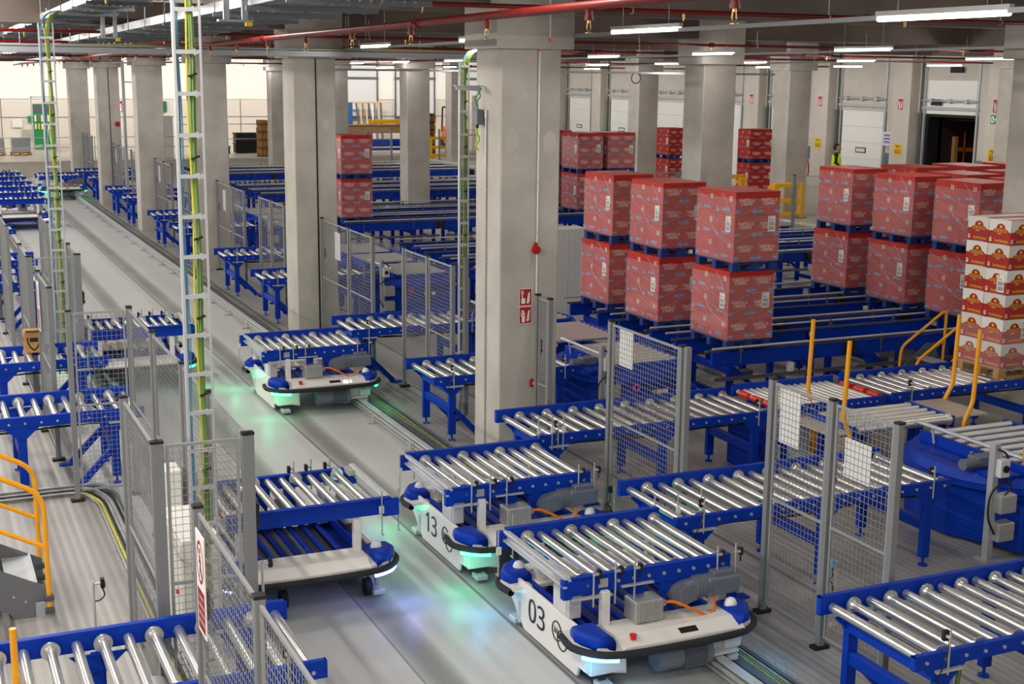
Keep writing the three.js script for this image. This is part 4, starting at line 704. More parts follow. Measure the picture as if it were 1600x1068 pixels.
function redLoad(label, x, y, d, s, { near = true, w = 0.78, dd = 1.02, layers = 3, group = 'stacked pallet loads of red boxes' } = {}) {
  const t = thing('pallet_load', label, 'pallet load', [x, y, d], (s % 3 - 1) * 0.008, group);
  palletParts(t, M.palletBlue, w, dd);
  const H = 1.02, ch = H / layers, g = cartonGeo(w / 2 - 0.004, ch - 0.003, dd / 2 - 0.004);
  for (let k = 0; k < layers; k++) for (const i of [-1, 1]) for (const j of [-1, 1]) {
    const c = put('carton', g, M_red[(s + k + i + j + 6) % 3], t); c.position.set(i * w / 4, 0.146 + ch * (k + 0.5), j * dd / 4);
  }
  for (const [px, pz, ry] of [[-w / 2 - 0.004, dd / 2 - 0.17, -Math.PI / 2], [w / 2 - 0.14, dd / 2 + 0.004, 0]]) { const l = put('barcode_label', once('blab', () => new THREE.PlaneGeometry(0.13, 0.23)), M_label, t); l.position.set(px, 0.72 - (s % 2) * 0.03, pz); l.rotation.y = ry; }
  if (near) { put('stretch_film', filmGeo(w + 0.012, H - 0.07 - 0.02 * (s % 3), dd + 0.012, s % 4), M.film, t).position.y = 0.14; put('film_crease', creaseGeo(w, H, dd, s % 3), M_crease, t).position.y = 0.14; }
  return t;
}
const LY = 0.932;
const stacks = [[11.24, 16.77, 'right of the three at the conveyor middle', true], [11.06, 18.5, 'middle of the three beside the large column', true], [11.12, 20.25, 'left of the three beside the large column', true],
  [15.96, 18.45, 'second stack from the left in the right group', true], [16.1, 20.25, 'leftmost stack of the right group', true], [16.0, 16.95, 'stack directly behind the white and red boxes', true]];
stacks.forEach(([x, d, where], i) => { redLoad(`lower wrapped load of red tortilla boxes, ${where}`, x, LY, d, i * 2); redLoad(`upper wrapped load of red tortilla boxes, ${where}`, x + 0.03, LY + 1.166, d - 0.02, i * 2 + 1); });
[[17.6, 20.25, 'behind the leftmost stack of the right group'], [17.2, 18.5, 'behind the second stack of the right group'], [18.9, 20.3, 'farther back in the right group'], [18.5, 18.5, 'deep in the right group'], [17.2, 16.95, 'beside the concrete column at the right edge'], [20.2, 20.3, 'rearmost of the right group']].forEach(([x, d, where], i) => { redLoad(`lower load of red boxes, ${where}`, x, LY, d, i, { near: i < 2 }); redLoad(`upper load of red boxes, ${where}`, x, LY + 1.166, d, i + 1, { near: i < 2 }); });
[[17.92, 36.75, 'distant one touching the large column'], [18.02, 34.95, 'distant one second from the large column'], [19.05, 34.95, 'distant one beside the yellow bollard']].forEach(([x, d, where], i) => { const o = { w: i === 2 ? 0.9 : 0.8, dd: 1.02 }; redLoad(`lower load of red boxes, ${where}`, x, LY, d, i, o); redLoad(`upper load of red boxes, ${where}`, x, LY + 1.166, d, i + 1, o); });
redLoad('lower load of red boxes standing behind the second column', 10.98, LY, 34.95, 0, { w: 0.86 }); redLoad('upper load of red boxes standing behind the second column', 10.98, LY + 1.166, 34.95, 1, { w: 0.86 });
redLoad('lower load of red boxes behind the yellow dock barrier', 27.35, 0.77, 39.7, 2, { near: false, w: 1.02, dd: 0.8 }); redLoad('upper load of red boxes behind the yellow dock barrier', 27.35, 0.77 + 1.166, 39.7, 3, { near: false, w: 1.02, dd: 0.8 });
redLoad('load of red boxes half hidden left of the middle dock column', 27.3, 1.75, 45.4, 1, { near: false }); redLoad('load of red boxes under the one half hidden left of the middle dock column', 27.3, 0.77, 45.4, 2, { near: false, layers: 3 }).scale.y = 0.84;
{ // the stack of white and red boxes
  const t = thing('pallet_load', 'six layers of white and red tortilla chip boxes on a wooden pallet', 'pallet load', [13.92, 0.9, 13.78]), w = 1.18, dd = 0.8; palletParts(t, M.wood, w, dd);
  const ch = 0.336, g = cartonGeo(w / 3 - 0.004, ch - 0.004, dd / 2 - 0.004);
  for (let k = 0; k < 6; k++) for (let i = 0; i < 3; i++) for (const j of [-1, 1]) { const c = put('carton', g, M_fi[(i + k + (j > 0 ? 1 : 0)) % 2], t); c.position.set((i - 1) * w / 3 + rr(-0.004, 0.004), 0.146 + ch * (k + 0.5), j * dd / 4 + rr(-0.004, 0.004)); }
  const l = put('barcode_label', new THREE.PlaneGeometry(0.13, 0.23), M_label, t); l.position.set(-w / 2 - 0.008, 1.3, 0.3); l.rotation.y = -Math.PI / 2;
  const l2 = put('barcode_label', new THREE.PlaneGeometry(0.13, 0.23), M_label, t); l2.position.set(-0.2, 0.66, dd / 2 + 0.009);
  put('stretch_film', filmGeo(w + 0.014, 0.55, dd + 0.014, 2), M.film, t).position.y = 0.1; }

// ---------------------------------------------------------------- overhead trays, pipes and sprinklers
function ceilingTray(label, x0, x1, h, d0, d1, up = 0) {
  const w = x1 - x0, L = d1 - d0, t = thing('cable_tray', label, 'cable tray', [(x0 + x1) / 2, h, (d0 + d1) / 2]); t.rotation.x = -0.0055;
  put('tray_side', [bx(0.004, 0.1, L, -w / 2, 0.05, 0), bx(0.025, 0.006, L, -w / 2 + 0.01, 0.1, 0)], M.alu, t); put('tray_side', [bx(0.004, 0.1, L, w / 2, 0.05, 0), bx(0.025, 0.006, L, w / 2 - 0.01, 0.1, 0)], M.alu, t);
  // perforated floor: strips with slots between them
  const strips = []; const ns = Math.round(w / 0.1); for (let k = 0; k < ns; k++) strips.push(bx(w / ns - 0.022, 0.004, L, -w / 2 + (k + 0.5) * w / ns, 0, 0));
  for (let z = -L / 2; z < L / 2; z += 0.24) strips.push(bx(w, 0.004, 0.14, 0, 0.001, z));
  put('tray_floor', strips, M.trayDark, t);
  const ch = once('hang' + w.toFixed(2), () => mg([bx(w + 0.14, 0.045, 0.045, 0, -0.03, 0), ...[-1, 1].map((s) => cyl(0.007, 1.3, 'y', s * (w / 2 + 0.05), 0.6, 0, 6)), ...[...Array(8).keys()].map((k) => bx(0.05, 0.012, 0.05, -w / 2 + (k + 0.5) * w / 8, -0.055, 0))]));
  for (let z = L / 2 - 0.6; z > -L / 2; z -= 1.5) put('hanger', ch, M.trayDark, t).position.z = z;
  const cs = []; for (let k = 0; k < 5; k++) { const p = []; for (let q = 0; q <= 10; q++) p.push([-w * 0.3 + k * w * 0.14 + 0.01 * Math.sin(q * 2 + k), 0.03, -L / 2 + L * q / 10]); cs.push(tube(p, 0.014, 5)); } stuffPart(put('cables', cs, M.black, t));
  return t;
}
ceilingTray('wide perforated cable tray hung under the ceiling above the aisle', 3.15, 4.35, 5.42, 5, 62);
ceilingTray('second, higher cable tray at the upper left, behind the wide one', 2.22, 2.9, 5.66, 5, 60);
{ const t = thing('cable_tray', 'narrow cable tray crossing the hall at the second row of columns', 'cable tray', [6.3, 5.2, 24.0]);
  put('tray_floor', [bx(10.4, 0.05, 0.2, 0, 0, 0), bx(10.4, 0.08, 0.01, 0, 0.03, 0.1)], M.galv, t); put('conduit', [cyl(0.02, 10.4, 'x', 0, 0.1, 0.06, 8)], M.alu, t); put('cable', [tube([[-4.4, 0.1, 0], [-2, 0.12, 0.02], [0, 0.1, 0], [2, 0.12, 0.02], [5, 0.1, 0]], 0.02, 6)], M.cableYellow, t);
  for (const x of [-4, -1.5, 1.2, 3.6]) put('hanger', [cyl(0.006, 0.7, 'y', x, 0.35, 0.08, 6), cyl(0.006, 0.7, 'y', x, 0.35, -0.08, 6)], M.galv, t); }
{ const t = thing('cable_tray', 'thin cable tray with a cable loop crossing between the middle columns', 'cable tray', [18.5, 4.98, 37]); put('tray_floor', [bx(16, 0.06, 0.2)], M.galv, t); put('cable_loop', [new THREE.TorusGeometry(0.16, 0.02, 6, 16).translate(2.4, -0.16, 0)], M.darkGrey, t); for (const x of [-6, -2, 2, 6]) put('hanger', [cyl(0.006, 1.65, 'y', x, 0.82, 0, 6)], M.galv, t); }
{ // sprinkler main along the hall
  const x = 4.62, t = thing('sprinkler_pipe', 'red sprinkler pipe running down the hall under the wide cable tray', 'pipe', [x, 5.445, 0]); t.rotation.x = -0.0055;
  put('pipe', [cyl(0.036, 60, 'z', 0, 0, -34, 14)], M.pipeRed, t);
  put('coupling', [6.9, 12.5, 18.6, 24.8, 31, 37, 43].flatMap((d) => [cyl(0.05, 0.09, 'z', 0, 0, -d, 14), cyl(0.012, 0.13, 'x', 0, 0, -d, 8)]), M.pipeRed, t);
  const drop1 = mg([cyl(0.028, 0.08, 'y', 0, -0.065, 0, 10), cyl(0.034, 0.03, 'y', 0, -0.09, 0, 10)]), head = mg([cyl(0.013, 0.03, 'y', 0, -0.02, 0, 8), rod([-0.012, -0.03, 0], [-0.016, -0.075, 0], 0.004), rod([0.012, -0.03, 0], [0.016, -0.075, 0], 0.004), rod([-0.016, -0.075, 0], [0, -0.1, 0], 0.004), rod([0.016, -0.075, 0], [0, -0.1, 0], 0.004), cyl(0.026, 0.004, 'y', 0, -0.104, 0, 12)]);
  for (let d = 7.0; d < 60; d += d < 40 ? 1.9 : 2.6) {
    const s = put('sprinkler', drop1, M.pipeRed, t); s.position.z = -d; put('head', head, M.brass, s).position.y = -0.09;
  }
}
[[14.4, 5.72, 'nearest'], [24.1, 5.6, 'second'], [29.0, 5.52, 'third'], [33.4, 5.48, 'fourth'], [42.4, 5.38, 'fifth'], [51.2, 5.28, 'sixth']].forEach(([d, h, o]) => {
  const t = thing('sprinkler_pipe', `red pipe crossing the hall below the beams, ${o} one counted from the camera side`, 'pipe', [10, h - 0.08, d - 0.45], 0, 'red cross pipes');
  put('pipe', once('xpipe', () => mg([cyl(0.027, 44, 'x', 0, 0, 0, 10)])), M.pipeRed, t);
  put('coupling', once('xcoup', () => mg([-12, -5.4, 1.2, 5.1, 11].map((x) => cyl(0.045, 0.1, 'x', x, 0, 0, 12)))), M.pipeRed, t);
  put('clamp', once('xclamp', () => mg([...Array(15).keys()].flatMap((k) => [cyl(0.006, 0.3, 'y', -19 + k * 2.8, 0.15, 0, 6), new THREE.TorusGeometry(0.038, 0.006, 6, 12).rotateY(1.57).translate(-19 + k * 2.8, 0, 0)]))), M.zincDull, t);
  put('sprinkler_head', once('xhead', () => mg([...Array(12).keys()].map((k) => cyl(0.012, 0.08, 'y', -18 + k * 3.3, -0.06, 0, 8, 0.02)))), M.brass, t);
});
// steel hanger posts carrying the trays
for (const [x, d, label] of [[3.0, 13.2, 'pair of slotted steel hangers holding the wide tray near the tall ladder'], [2.95, 21.5, 'slotted steel hanger holding the trays near the farther ladder'], [2.95, 31, 'slotted steel hanger holding the trays far down the aisle']]) {
  const t = thing('tray_hanger', label, 'hanger', [x, 5.4, d]); for (const s of [-0.09, 0.09]) put('channel', [bx(0.05, 1.3, 0.045, s, 0.62, 0), bx(0.015, 1.3, 0.05, s + 0.02, 0.62, 0.01)], M.galv, t); put('base_plate', [bx(0.34, 0.02, 0.1, 0, -0.02, 0)], M.galv, t); put('end_cap', [bx(0.06, 0.04, 0.06, 0.12, -0.05, 0.04)], M.yellowPaint, t);
}
// vertical cable ladders
function ladder(label, x, d, bottom, top, w = 0.205) {
  const t = thing('cable_ladder', label, 'cable ladder', [x, 0, d]);
  put('side_rail', [-1, 1].flatMap((s) => [bx(0.009, top - bottom, 0.05, s * w / 2, (top + bottom) / 2, 0), bx(0.016, top - bottom, 0.006, s * (w / 2 - 0.007), (top + bottom) / 2, 0.024)]), M.alu, t);
  for (let y = bottom + 0.15; y < top; y += 0.31) put('rung', once('rung' + w, () => mg([bx(w - 0.02, 0.03, 0.026, 0, 0, 0.012), bx(0.05, 0.012, 0.024, -0.05, 0, 0.001), bx(0.03, 0.045, 0.028, w / 2 - 0.05, 0, 0.014, 0, 0, 0.5)])), M.alu, t).position.y = y;
  const cab = (dx, dz, r, mat, name = 'cable') => { const p = []; const n = 14; for (let k = 0; k <= n; k++) { const y = bottom - 0.2 + (top + 0.1 - bottom) * k / n; p.push([dx + 0.007 * Math.sin(k * 1.7 + dx * 40), y, dz]); } p.push([dx + 0.1, top + 0.12, -0.05], [dx + 0.4, top + 0.2, -0.3]); put(name, tube(p, r, 7), mat, t); };
  cab(-w / 2 + 0.028, -0.015, 0.009, M.cableBlue); cab(-w / 2 + 0.045, -0.02, 0.005, M.cableBlue);
  cab(0.0, -0.018, 0.008, M.cableYellow); for (const [a, b] of [[0.022, -0.02], [0.036, -0.016], [0.03, -0.034], [0.05, -0.03]]) cab(a, b, 0.009, a > 0.06 ? M.cableGreen : M.cableGreen);
  for (let k = 0; k < 7; k++) put('cable_tie', once('ctie', () => mg([bx(0.07, 0.012, 0.05, 0, 0, 0, 0, 0, 0.3)])), M.black, t).position.set(0.035, bottom + 0.6 + k * 0.62, -0.01);
  return t;
}
ladder('tall vertical cable ladder with green and blue cables above the white cabinet', 1.98, 10.35, 0.55, 6.4);
ladder('farther vertical cable ladder with a green cable at the upper left', 1.97, 20.85, 0.55, 5.56);
{ const t = ladder('cable ladder rising beside the fence left of the large column', 7.12, 17.43, 0.2, 5.05, 0.14); put('cover_channel', [rb(0.07, 2.3, 0.06, 0.006, 0.02, 1.2, 0.05)], M.post, t); }
// junction box bracket on the left face of the large column
{ const t = thing('junction_box', 'grey junction box hanging from a blue grey bracket beside the large column', 'junction box', [6.5, 4.33, 15.35]);
  put('bracket', [prism([[-0.02, 0.42], [-0.02, 0.36], [-0.34, 0.38], [-0.34, 0.42]], 0.03, 0).rotateY(0.0), bx(0.36, 0.012, 0.08, -0.18, 0.425, 0.02)], M.galv, t);
  put('box', [rb(0.09, 0.19, 0.15, 0.012, -0.05, 0.05, 0.02)], M.motor, t); put('cable', [tube([[-0.04, 0.14, 0], [-0.06, 0.24, 0.02], [-0.02, 0.3, 0.02], [-0.05, 0.38, 0.02]], 0.008, 6), tube([[-0.06, 0.14, 0.05], [-0.1, 0.26, 0.06], [-0.07, 0.34, 0.08], [-0.03, 0.4, 0.08]], 0.008, 6)], M.teal, t); put('plug_cable', [tube([[-0.05, -0.05, 0], [-0.06, -0.14, 0.01], [-0.03, -0.22, 0.02], [-0.07, -0.3, 0], [-0.03, -0.36, 0.01]], 0.012, 6)], M.cableLime, t);
  put('socket', [cyl(0.02, 0.05, 'y', -0.05, -0.06, 0, 10)], M.black, t); }
single('conduit', 'grey conduit pipe going down the left face of the large column', 'conduit', [cyl(0.014, 4.4, 'y', 0, 2.2, 0, 8), ...[0.6, 1.6, 2.6, 3.5].map((y) => bx(0.02, 0.02, 0.05, 0.01, y, 0)), cyl(0.022, 0.1, 'y', 0, 4.42, 0, 8)], M.alu, [6.512, 0, 15.22]);
{ const d = 14.80, t = thing('fire_alarm_conduit', 'white conduit with orange joints down the front of the large column', 'conduit', [7.02, 0, d]);
  put('pipe', [cyl(0.011, 4.0, 'y', 0, 3.2, 0.02, 8), cyl(0.011, 0.5, 'y', 0.09, 5.55, -0.02 + 0.13, 8), rod([0, 5.2, 0.02], [0.09, 5.28, 0.11], 0.011)], M.paper, t); put('joint', [cyl(0.015, 0.06, 'y', 0, 5.2, 0.02, 8), cyl(0.015, 0.06, 'y', 0.09, 5.3, 0.11, 8)], M.toolOrange, t); put('clip', [1.8, 2.4, 3, 3.6, 4.2, 4.8].map((y) => bx(0.03, 0.014, 0.03, 0, y, 0.015)), M.zincDull, t); }
single('alarm_sounder', 'round red fire alarm sounder on the front of the large column', 'alarm', [cyl(0.052, 0.05, 'z', 0, 0, 0.03, 18), cyl(0.04, 0.04, 'z', 0, 0, 0.07, 18), rb(0.04, 0.04, 0.04, 0.008, 0, 0.07, 0.02)], M.red, [7.0, 2.78, 14.8]);
{ const t = thing('call_point', 'small red manual call point low on the front of the large column', 'call point', [6.99, 1.1, 14.8]); put('box', [rb(0.1, 0.1, 0.05, 0.01, 0, 0, 0.03)], M.red, t); put('face', [rb(0.05, 0.035, 0.008, 0.003, 0, 0, 0.057)], M.paper, t); }
const fireTex = (kind) => canvasTex(200, 200, (x, w, h) => {
  x.fillStyle = '#f2ece8'; x.fillRect(0, 0, w, h); x.fillStyle = '#b21f1c'; x.fillRect(7, 7, w - 14, h - 14); x.fillStyle = '#f4efec';
  if (kind === 'call') { x.fillRect(32, 110, 62, 62); x.fillRect(40, 60, 16, 60); x.fillRect(30, 26, 36, 34); x.fillStyle = '#b21f1c'; x.fillRect(40, 34, 16, 18); }
  else if (kind === 'ext') { x.fillRect(44, 74, 48, 106); x.fillRect(56, 50, 24, 30); x.fillRect(36, 44, 30, 10); x.fillRect(30, 54, 10, 60); x.fillStyle = '#b21f1c'; x.fillRect(56, 92, 24, 12); }
  x.fillStyle = '#f4efec'; for (let k = 0; k < 3; k++) { x.beginPath(); x.moveTo(118 + k * 8, 170 - k * 42); x.quadraticCurveTo(120 + k * 10, 120 - k * 38, 160 + k * 6, 112 - k * 34); x.quadraticCurveTo(176, 140 - k * 36, 150, 170 - k * 40); x.fill(); }
});
const callMat = sticker(fireTex('call')), extMat = sticker(fireTex('ext'));
const flatSign = (w, h) => once(`fs${w}${h}`, () => new THREE.BoxGeometry(w, h, 0.008));
single('fire_sign', 'red fire alarm sign with a pressing hand on the large column', 'sign', flatSign(0.17, 0.22), callMat, [6.88, 2.19, 14.802]);
single('fire_sign', 'red fire extinguisher sign below the hand sign on the large column', 'sign', flatSign(0.17, 0.22), extMat, [6.88, 1.965, 14.802]);

// ---------------------------------------------------------------- left stairs, cabinet, boxes, sensors
{ const t = thing('steel_stairs', 'grey steel stairs with yellow handrails at the left edge', 'stairs', [0.9, 0, 12.6]);
  t.userData.category = 'stairs'; const str = prism([[0.02, 0], [0.02, 0.26], [-2.6, 1.66], [-2.6, 1.3], [-0.34, 0.06], [-0.3, 0]], 0.012, 0);
  for (const z of [0.4, -0.42]) { const s = put('stringer', [str.clone().translate(0, 0, z)], M.stairGrey, t); put('bolt_heads', [[-0.2, 0.16], [-0.5, 0.32], [-0.9, 0.52], [-0.3, 0.22], [-1.3, 0.74]].map(([x, y]) => cyl(0.012, 0.02, 'z', x, y, z + 0.012, 8)), M.zincDull, s).userData.kind = 'stuff'; }
  for (let k = 0; k < 6; k++) put('tread', [bx(0.26, 0.03, 0.8, -0.22 - k * 0.32, 0.3 + k * 0.172, 0), bx(0.02, 0.06, 0.8, -0.1 - k * 0.32, 0.3 + k * 0.172, 0)], M.galv, t);
  for (const z of [0.44, -0.44]) put('handrail', [bent([[0.0, 0.1, z], [0.0, 1.16, z], [-2.4, 2.45, z]], 0.024, 0.16, 10), rod([0.0, 0.66, z], [-2.4, 1.95, z], 0.02, 10)], M.yellow, t);
  for (const z of [0.44, -0.44]) for (const y of [0.18, 0.06]) put('clamp', [rb(0.085, 0.055, 0.075, 0.008, 0, y, z)], M.darkGrey, t);
  put('foot_plate', [rb(0.16, 0.16, 0.012, 0.004, -0.04, 0.07, 0.44)], M.galv, t); }
single('guard_tube', 'yellow guard tube sticking up through the near left conveyor', 'guard tube', [cyl(0.024, 1.25, 'y', 0, 0.62, 0, 14)], M.yellow, [0.42, 0, 8.95]);
{ const t = thing('white_cabinet', 'white electrical cabinet inside the left fence bay below the cable ladder', 'cabinet', [1.98, 0, 11.1]); put('body', [rb(0.32, 1.08, 0.95, 0.012, 0.02, 0.56, 0)], M.white, t); put('door', [rb(0.008, 0.98, 0.9, 0.003, -0.143, 0.56, 0)], M.white, t); put('indicator', [cyl(0.012, 0.01, 'x', -0.15, 0.94, 0.1, 10)], M.green, t); put('emergency_stop', [cyl(0.02, 0.03, 'x', -0.155, 0.6, 0.3, 10)], M.redBright, t); put('plinth', [bx(0.26, 0.04, 0.93, 0, 0.02, 0)], M.darkGrey, t); }
single('white_cabinet', 'smaller white box behind the tall ladder inside the fence bay', 'cabinet', [rb(0.2, 0.5, 0.3, 0.01, 0, 1.0, 0), bx(0.12, 0.76, 0.2, 0, 0.38, 0)], M.white, [2.03, 0, 12.3]);
{ const t = thing('sensor_stand', 'photoelectric sensor on a thin stalk before the near left conveyor', 'sensor', [1.08, 0, 10.2]); put('stalk', [cyl(0.012, 1.02, 'y', 0, 0.51, 0, 8), cyl(0.012, 0.06, 'x', 0.03, 1.0, 0, 8), cyl(0.05, 0.012, 'y', 0, 0.006, 0, 12)], M.alu, t); put('housing', [rb(0.03, 0.08, 0.05, 0.006, 0.07, 1.0, 0)], M.black, t); put('lens', [bx(0.006, 0.04, 0.036, 0.088, 0.99, 0)], M.redBright, t); put('lead', [tube([[0.07, 0.96, 0], [0.08, 0.9, 0.01], [0.04, 0.86, 0], [0, 0.86, 0]], 0.006, 5)], M.black, t); }
{ const t = thing('sensor_stand', 'photoelectric sensor on a stalk at the aisle end of the near left conveyor', 'sensor', [2.28, 0, 9.66]); put('stalk', [cyl(0.011, 1.2, 'y', 0, 0.6, 0, 8), cyl(0.011, 0.05, 'x', 0.03, 1.18, 0, 8), cyl(0.04, 0.012, 'y', 0, 0.006, 0, 12)], M.alu, t); put('housing', [rb(0.03, 0.07, 0.045, 0.006, 0.06, 1.18, 0)], M.black, t); put('lens', [bx(0.006, 0.035, 0.03, 0.078, 1.17, 0)], M.redBright, t); }
for (const [x, d, label] of [[7.42, 9.2, 'blue sensor on a stalk behind the near fence, left of two'], [7.62, 8.72, 'blue sensor on a stalk behind the near fence, right of two'], [7.35, 12.05, 'blue sensor on a stalk behind the fence panel with the mesh door'], [9.2, 12.6, 'blue sensor on a bent stalk before the lift housing'], [10.6, 9.55, 'blue sensor on a stalk against the large turntable'], [6.6, 11.9, 'sensor on a stalk next to the lone fence foot']]) {
  const t = thing('sensor_stand', label, 'sensor', [x, 0, d]); put('stalk', [cyl(0.01, 0.62, 'y', 0, 0.31, 0, 8), cyl(0.01, 0.05, 'x', -0.02, 0.6, 0, 8), cyl(0.04, 0.012, 'y', 0, 0.006, 0, 12)], M.alu, t); put('housing', [rb(0.04, 0.07, 0.045, 0.006, -0.05, 0.6, 0)], x > 6.7 ? M.cableBlue : M.black, t); put('lead', [tube([[-0.05, 0.56, 0], [-0.06, 0.48, 0.02], [-0.1, 0.44, 0], [-0.04, 0.4, 0], [-0.02, 0.2, 0]], 0.006, 5)], M.black, t);
}
{ const t = thing('cardboard_box', 'small brown cardboard box with black print on the left conveyor', 'box', [1.48, 0.905, 20.05]); put('carton', once('cb', () => new RoundedBoxGeometry(0.26, 0.3, 0.3, 1, 0.006).translate(0, 0.15, 0)), sticker(canvasTex(128, 128, (x) => { x.fillStyle = '#b58a55'; x.fillRect(0, 0, 128, 128); x.strokeStyle = '#2b1c10'; x.lineWidth = 10; x.beginPath(); x.moveTo(20, 30); x.quadraticCurveTo(22, 90, 64, 112); x.quadraticCurveTo(106, 90, 108, 30); x.stroke(); x.fillStyle = '#2b1c10'; x.fillRect(36, 34, 58, 26); }), 0.85), t); put('flap', [bx(0.24, 0.004, 0.14, 0.01, 0.31, 0.12, -0.25), bx(0.24, 0.004, 0.14, 0, 0.305, -0.06)], M.card, t); }
single('switch_cabinet', 'tall light grey control cabinet right behind the large column', 'cabinet', [rb(1.5, 2.0, 0.5, 0.015, 0, 1.02, 0), bx(0.008, 1.9, 0.51, -0.2, 1.02, 0.002), bx(0.008, 1.9, 0.51, 0.3, 1.02, 0.002)], M.switchGrey, [11.1, 0, 22.9]);

// ---------------------------------------------------------------- back wall and dock ledge
const LZ = 0.752;
function ledgeRail(label, x0, x1, d, h = 1.1, stepX = 1.5) { const t = thing('railing', label, 'railing', [x0, LZ, d]); put('rail', [h, h * 0.55].map((y) => cyl(0.018, x1 - x0, 'x', (x1 - x0) / 2, y, 0, 8)), M.galv, t); for (let x = 0; x <= x1 - x0; x += stepX) put('post', once('lrp' + h, () => mg([cyl(0.022, h, 'y', 0, h / 2, 0, 8), cyl(0.05, 0.015, 'y', 0, 0.008, 0, 10)])), M.galv, t).position.x = x; return t; }
ledgeRail('thin grey railing on the dock ledge at the far left', 3.6, 12.6, 65.6, 1.05, 4.5);
ledgeRail('grey railing on the dock ledge left of the black crates', 12.0, 17.0, 66.2, 1.6, 2.5);
{ const t = thing('tool_board', 'green service board hung with white and orange tools at the far left', 'tool board', [6.45, LZ, 71.8]);
  put('frame', [bx(0.06, 2.8, 0.06, -0.55, 1.4, 0), bx(0.06, 2.8, 0.06, 0.55, 1.4, 0), bx(1.16, 0.06, 0.06, 0, 2.78, 0)], M.galv, t); put('panel', [rb(1.0, 2.3, 0.03, 0.01, 0, 1.3, 0)], M.green, t); put('header', [rb(1.0, 0.4, 0.012, 0.004, 0, 2.2, 0.022)], M.darkGrey, t);
  for (let k = 0; k < 6; k++) { put('tool', [rb(0.08, 0.32, 0.04, 0.012, -0.4 + k * 0.155, 1.72, 0.04)], k % 2 ? M.woodDark : M.paper, t); put('tool', [rb(0.08, 0.28, 0.04, 0.012, -0.4 + k * 0.155, 1.32, 0.04)], k % 2 ? M.yellowPaint : M.paper, t); }
  put('folding_sign', [bar([0.18, 1.2, 0.04], [0.1, 0.3, 0.04], 0.02, 0.03), bar([0.2, 1.2, 0.04], [0.3, 0.3, 0.04], 0.02, 0.03)], M.paper, t);
  const w = put('print', textGeo('SAFE', 0.12, fontBold, 0.004), M.paper, t); w.position.set(-0.3, 0.35, 0.018); }
for (const [x, y, d, w, h, m, label] of [[3.9, 2.0, 74.1, 0.95, 1.4, M.paper, 'tall white board on the back wall at the left edge'], [5.35, 2.15, 74.1, 0.5, 0.42, M.paper, 'white notice sheet on the back wall'], [6.05, 2.35, 74.1, 0.34, 0.34, M.green, 'green and yellow notice on the back wall left of the tool board']]) single('notice_board', label, 'notice board', [rb(w, h, 0.03, 0.006)], m, [x, y, d]);
single('vent_grille', 'grey slatted grille on the back wall beside the tool board', 'vent', [...Array(7).keys()].map((k) => bx(0.5, 0.06, 0.03, 0, k * 0.09, 0, 0.4)), M.zincDull, [5.8, 1.25, 74.1]);
for (const [x, label] of [[3.95, 'silver wrapped pallet load at the left edge by the back wall'], [5.15, 'silver wrapped pallet load by the back wall before the notices']]) { const t = thing('pallet_load', label, 'pallet load', [x, LZ, 70.0]); palletParts(t, M.wood, 0.95, 0.8); put('wrapped_goods', (() => { const g = new RoundedBoxGeometry(0.88, 0.72, 0.74, 5, 0.05), p = g.attributes.position; for (let i = 0; i < p.count; i++) { const k = 1 + 0.05 * noise.noise(p.getX(i) * 6 + x, p.getY(i) * 6, p.getZ(i) * 6); p.setXYZ(i, p.getX(i) * k, p.getY(i) * k, p.getZ(i) * k); } g.computeVertexNormals(); return g.translate(0, 0.5, 0); })(), M.silverWrap, t); }
{ const t = thing('switch_cabinet', 'light grey cabinet with a green lamp on the ledge right of the fourth column', 'cabinet', [11.45, LZ, 66.5]); put('body', [rb(0.85, 2.0, 0.5, 0.02, 0, 1.0, 0)], M.switchGrey, t); put('screen', [rb(0.2, 0.3, 0.02, 0.005, -0.18, 1.6, 0.26)], M.zincDull, t); put('lamp', [cyl(0.07, 0.04, 'z', -0.2, 0.85, 0.27, 12)], M.glowGreen, t); put('switch', [cyl(0.05, 0.03, 'z', -0.16, 0.62, 0.27, 12)], M.yellowPaint, t); }
single('switch_cabinet', 'light grey cabinet mostly hidden behind the fourth column', 'cabinet', [rb(0.7, 2.0, 0.5, 0.02, 0, 1.0, 0), bx(0.01, 1.8, 0.51, 0, 1.0, 0.003)], M.switchGrey, [9.0, LZ, 66.6]);
single('first_aid_box', 'small green box on the back wall right of the fourth column', 'box', [rb(0.36, 0.55, 0.16, 0.02), bx(0.12, 0.28, 0.02, 0.02, 0, 0.085)], M.greenDark, [12.8, 3.0, 74.12]);
single('fire_sign', 'red and white fire sign on the back wall beside the conduit post', 'sign', flatSign(0.4, 0.62), extMat, [10.65, 3.0, 74.19]);
single('alarm_sounder', 'tiny red alarm sounder on the back wall left of the third column from the end', 'alarm', [cyl(0.1, 0.08, 'z', 0, 0, 0.04, 14), cyl(0.07, 0.04, 'z', 0, 0, 0.1, 14)], M.red, [8.1, 3.1, 74.2]);
single('alarm_sounder', 'red alarm sounder on the front of the fifth column', 'alarm', [cyl(0.09, 0.08, 'z', 0, 0, 0.04, 14), cyl(0.06, 0.04, 'z', 0, 0, 0.1, 14)], M.red, [7.2, 2.95, 51.5]);
single('conduit_post', 'thin grey post beside the fifth column carrying conduits to the ceiling', 'post', [rb(0.1, 5.2, 0.1, 0.01, 0, 2.6, 0), bx(1.6, 0.06, 0.06, 0.1, 5.15, 0), bx(0.5, 0.04, 0.06, 0.3, 4.5, 0)], M.galv, [6.95, 0, 47.9]);
